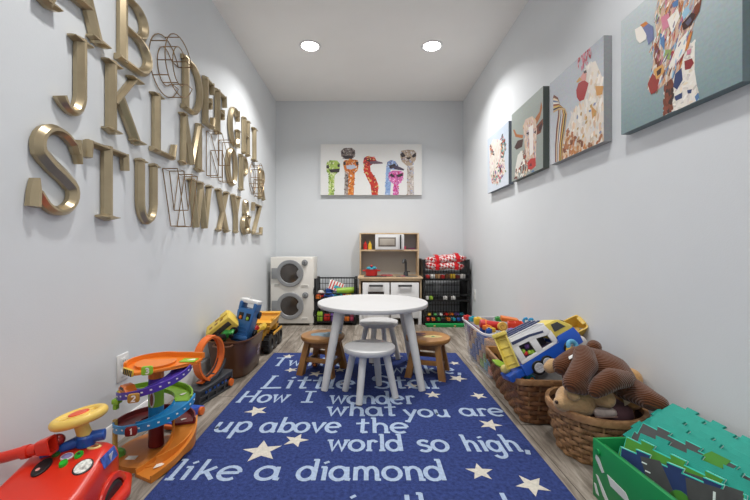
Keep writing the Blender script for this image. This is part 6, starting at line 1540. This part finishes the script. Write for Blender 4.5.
rd = MB(); Mr = frame((-hx - .0012, 0, 0), (0, -1, 0), (0, 0, 1), (-1, 0, 0))
def road(pts): rd.prism(pts, .0015, 0, Mr)
for q in ([(-.235, .155), (-.220, .150), (-.195, .115), (-.205, .108), (-.238, .140)], [(-.18, .118), (-.10, .112), (-.075, .085), (-.165, .09)], [(-.235, .085), (-.225, .085), (-.17, .03), (-.14, .004), (-.16, .004), (-.20, .035)], [(-.245, .05), (-.235, .05), (-.22, .02), (-.235, .02)], [(-.13, .05), (-.06, .055), (-.04, .03), (-.12, .02)], [(-.04, .13), (.05, .125), (.06, .10), (-.03, .105)], [(.0, .07), (.1, .06), (.1, .035), (.01, .04)]): road(q)
rd.build('road_print', M_ROADW, t)
# foam tiles
F_T = mat('foam_teal', (28, 150, 134), .7, var=.05, scale=40, bump=.15, bscale=300); F_W = mat('foam_white', (216, 228, 224), .7); F_B = mat('foam_blue', (28, 52, 100), .7, var=.15, scale=20); F_G = mat('foam_green', (70, 140, 44), .7, var=.15, scale=14); F_R = mat('foam_road', (70, 72, 72), .7, var=.1, scale=30); F_E = mat('foam_edge', (60, 200, 180), .7)
F_OR = mat('foam_orange', (200, 110, 50), .7)
def jig(w, h, nt=4, d=.013, ph=0):
    out = []
    def edge(p, q, n, k0):
        p, q = Vector(p), Vector(q); t_ = (q - p); L = t_.length; t_ = t_ / L; nr = Vector((t_.y, -t_.x))
        for k in range(n):
            a, b_ = L * k / n, L * (k + 1) / n; m = (b_ - a)
            s = 1 if (k + k0) % 2 == 0 else 0
            if s:
                for f, o in ((.12, 0), (.02, d), (.98, d), (.88, 0)):
                    c = p + t_ * (a + m * f) + nr * o; out.append((c.x, c.y))
            else:
                pass
    c = [(-w / 2, -h / 2), (w / 2, -h / 2), (w / 2, h / 2), (-w / 2, h / 2)]
    for i in range(4):
        out.append(c[i]); edge(c[i], c[(i + 1) % 4], nt * 2 - 1 if i % 2 == 0 else nt * 2 - 3, (ph + 1) % 2 if False else 1)
    return out
TW = .33
nT = 8
STG = [0, .05, .012, .062, .02, .066, .03, .07, .035, 0]
for i in range(nT):
    f = i / (nT - 1)               # 0 at the wall, 1 nearest the box's left side
    TH = .215 - .03 * f
    inc = R(32 + 43 * f); rot = R([0, 3, -2, 4, 1, 5, 3, 7, 6, 8][i]); yaw = R(15 * f)
    e1 = Vector((math.sin(yaw), -math.cos(yaw), 0)); h2 = Vector((math.cos(yaw), math.sin(yaw), 0))
    e2 = h2 * math.cos(inc) + Vector((0, 0, math.sin(inc))); nn = e1.cross(e2)
    a1 = e1 * math.cos(rot) + e2 * math.sin(rot); a2 = e2 * math.cos(rot) - e1 * math.sin(rot)
    far = Vector((1.105 - .255 * f, 1.327 - .065 * f - STG[i] * (1 - f * .5), .304 - .102 * f ** 1.5))        # far top corner of the tile
    cen_ = far + a1 * TW / 2 - a2 * TH / 2
    face = ['teal', 'teal', 'teal', 'teal', 'road', 'teal', 'green', 'blue'][i]
    nm = {'teal': 'plain teal foam tile', 'road': 'grey road foam tile', 'green': 'green grass foam tile', 'blue': 'dark blue road foam tile'}[face]
    pos = ['standing closest to the right wall', 'second from the right wall', 'third from the right wall', 'just behind the grey road tile', 'between teal tiles in green box', 'just in front of the grey road tile', 'second from the left in green box', 'leftmost in the green box'][i]
    tl = thing('foam_tile', nm + ' ' + pos, 'foam mat', M=frame(cen_, a1, a2, nn), group='foam floor tiles in the green box')
    shp = jig(TW, TH, 4)
    MB().prism(shp, .0035, 0, T(0, 0, -.006)).build('white_backing', F_W, tl)
    MB().prism(shp, .0065, .0006, T(0, 0, -.0025), 1).build('foam_layer', F_E if face != 'teal' else F_T, tl)
    if face != 'teal':
        inner = [(x * .985, y * .975) for x, y in shp]
        pr = MB().prism(inner, .0008, 0, T(0, 0, .0040)).build('print', {'road': F_R, 'green': F_G, 'blue': F_B}[face], tl)
        d = MB()
        if face == 'road':
            for k in range(5): d.box((-.12 + .06 * k, .06, .0052), (.03, .005, .0006))
            d.build('road_dashes', F_W, pr); MB().prism([(-.02, .02), (.05, .115), (.10, .115), (.06, .0)], .0007, 0, T(0, 0, .0048)).build('grass_patch', F_G, pr)
        elif face == 'green':
            d.prism([(-.16, .05), (.16, .10), (.16, .06), (-.16, .01)], .0006, 0, T(0, 0, .0048)); d.build('road_strip', F_R, pr)
        else:
            d.prism([(-.10, .09), (-.04, .10), (.01, .02), (-.02, -.10), (-.09, -.10), (-.06, .0)], .0006, 0, T(0, 0, .0048)); d.prism([(.03, .085), (.16, .10), (.16, -.10), (.06, -.10)], .0006, 0, T(0, 0, .0048)); d.build('road_area', F_R, pr)
            d = MB()
            for k in range(3): d.box((-.085 + .012 * k, .075 - .02 * k, .0057), (.016, .004, .0006))
            for k in range(4): d.box((.10, .07 - .04 * k, .0057), (.006, .022, .0006))
            d.build('road_dashes', F_W, pr)
            MB().prism(arc(.02, .0, .035, .045, 0, 360, 16)[:-1], .0006, 0, T(0, 0, .0048)).build('grass_patch', F_G, pr)
            MB().prism([(.135, .07), (.16, .075), (.16, .03), (.135, .03)], .0006, 0, T(0, 0, .0056)).build('orange_patch', F_OR, pr)
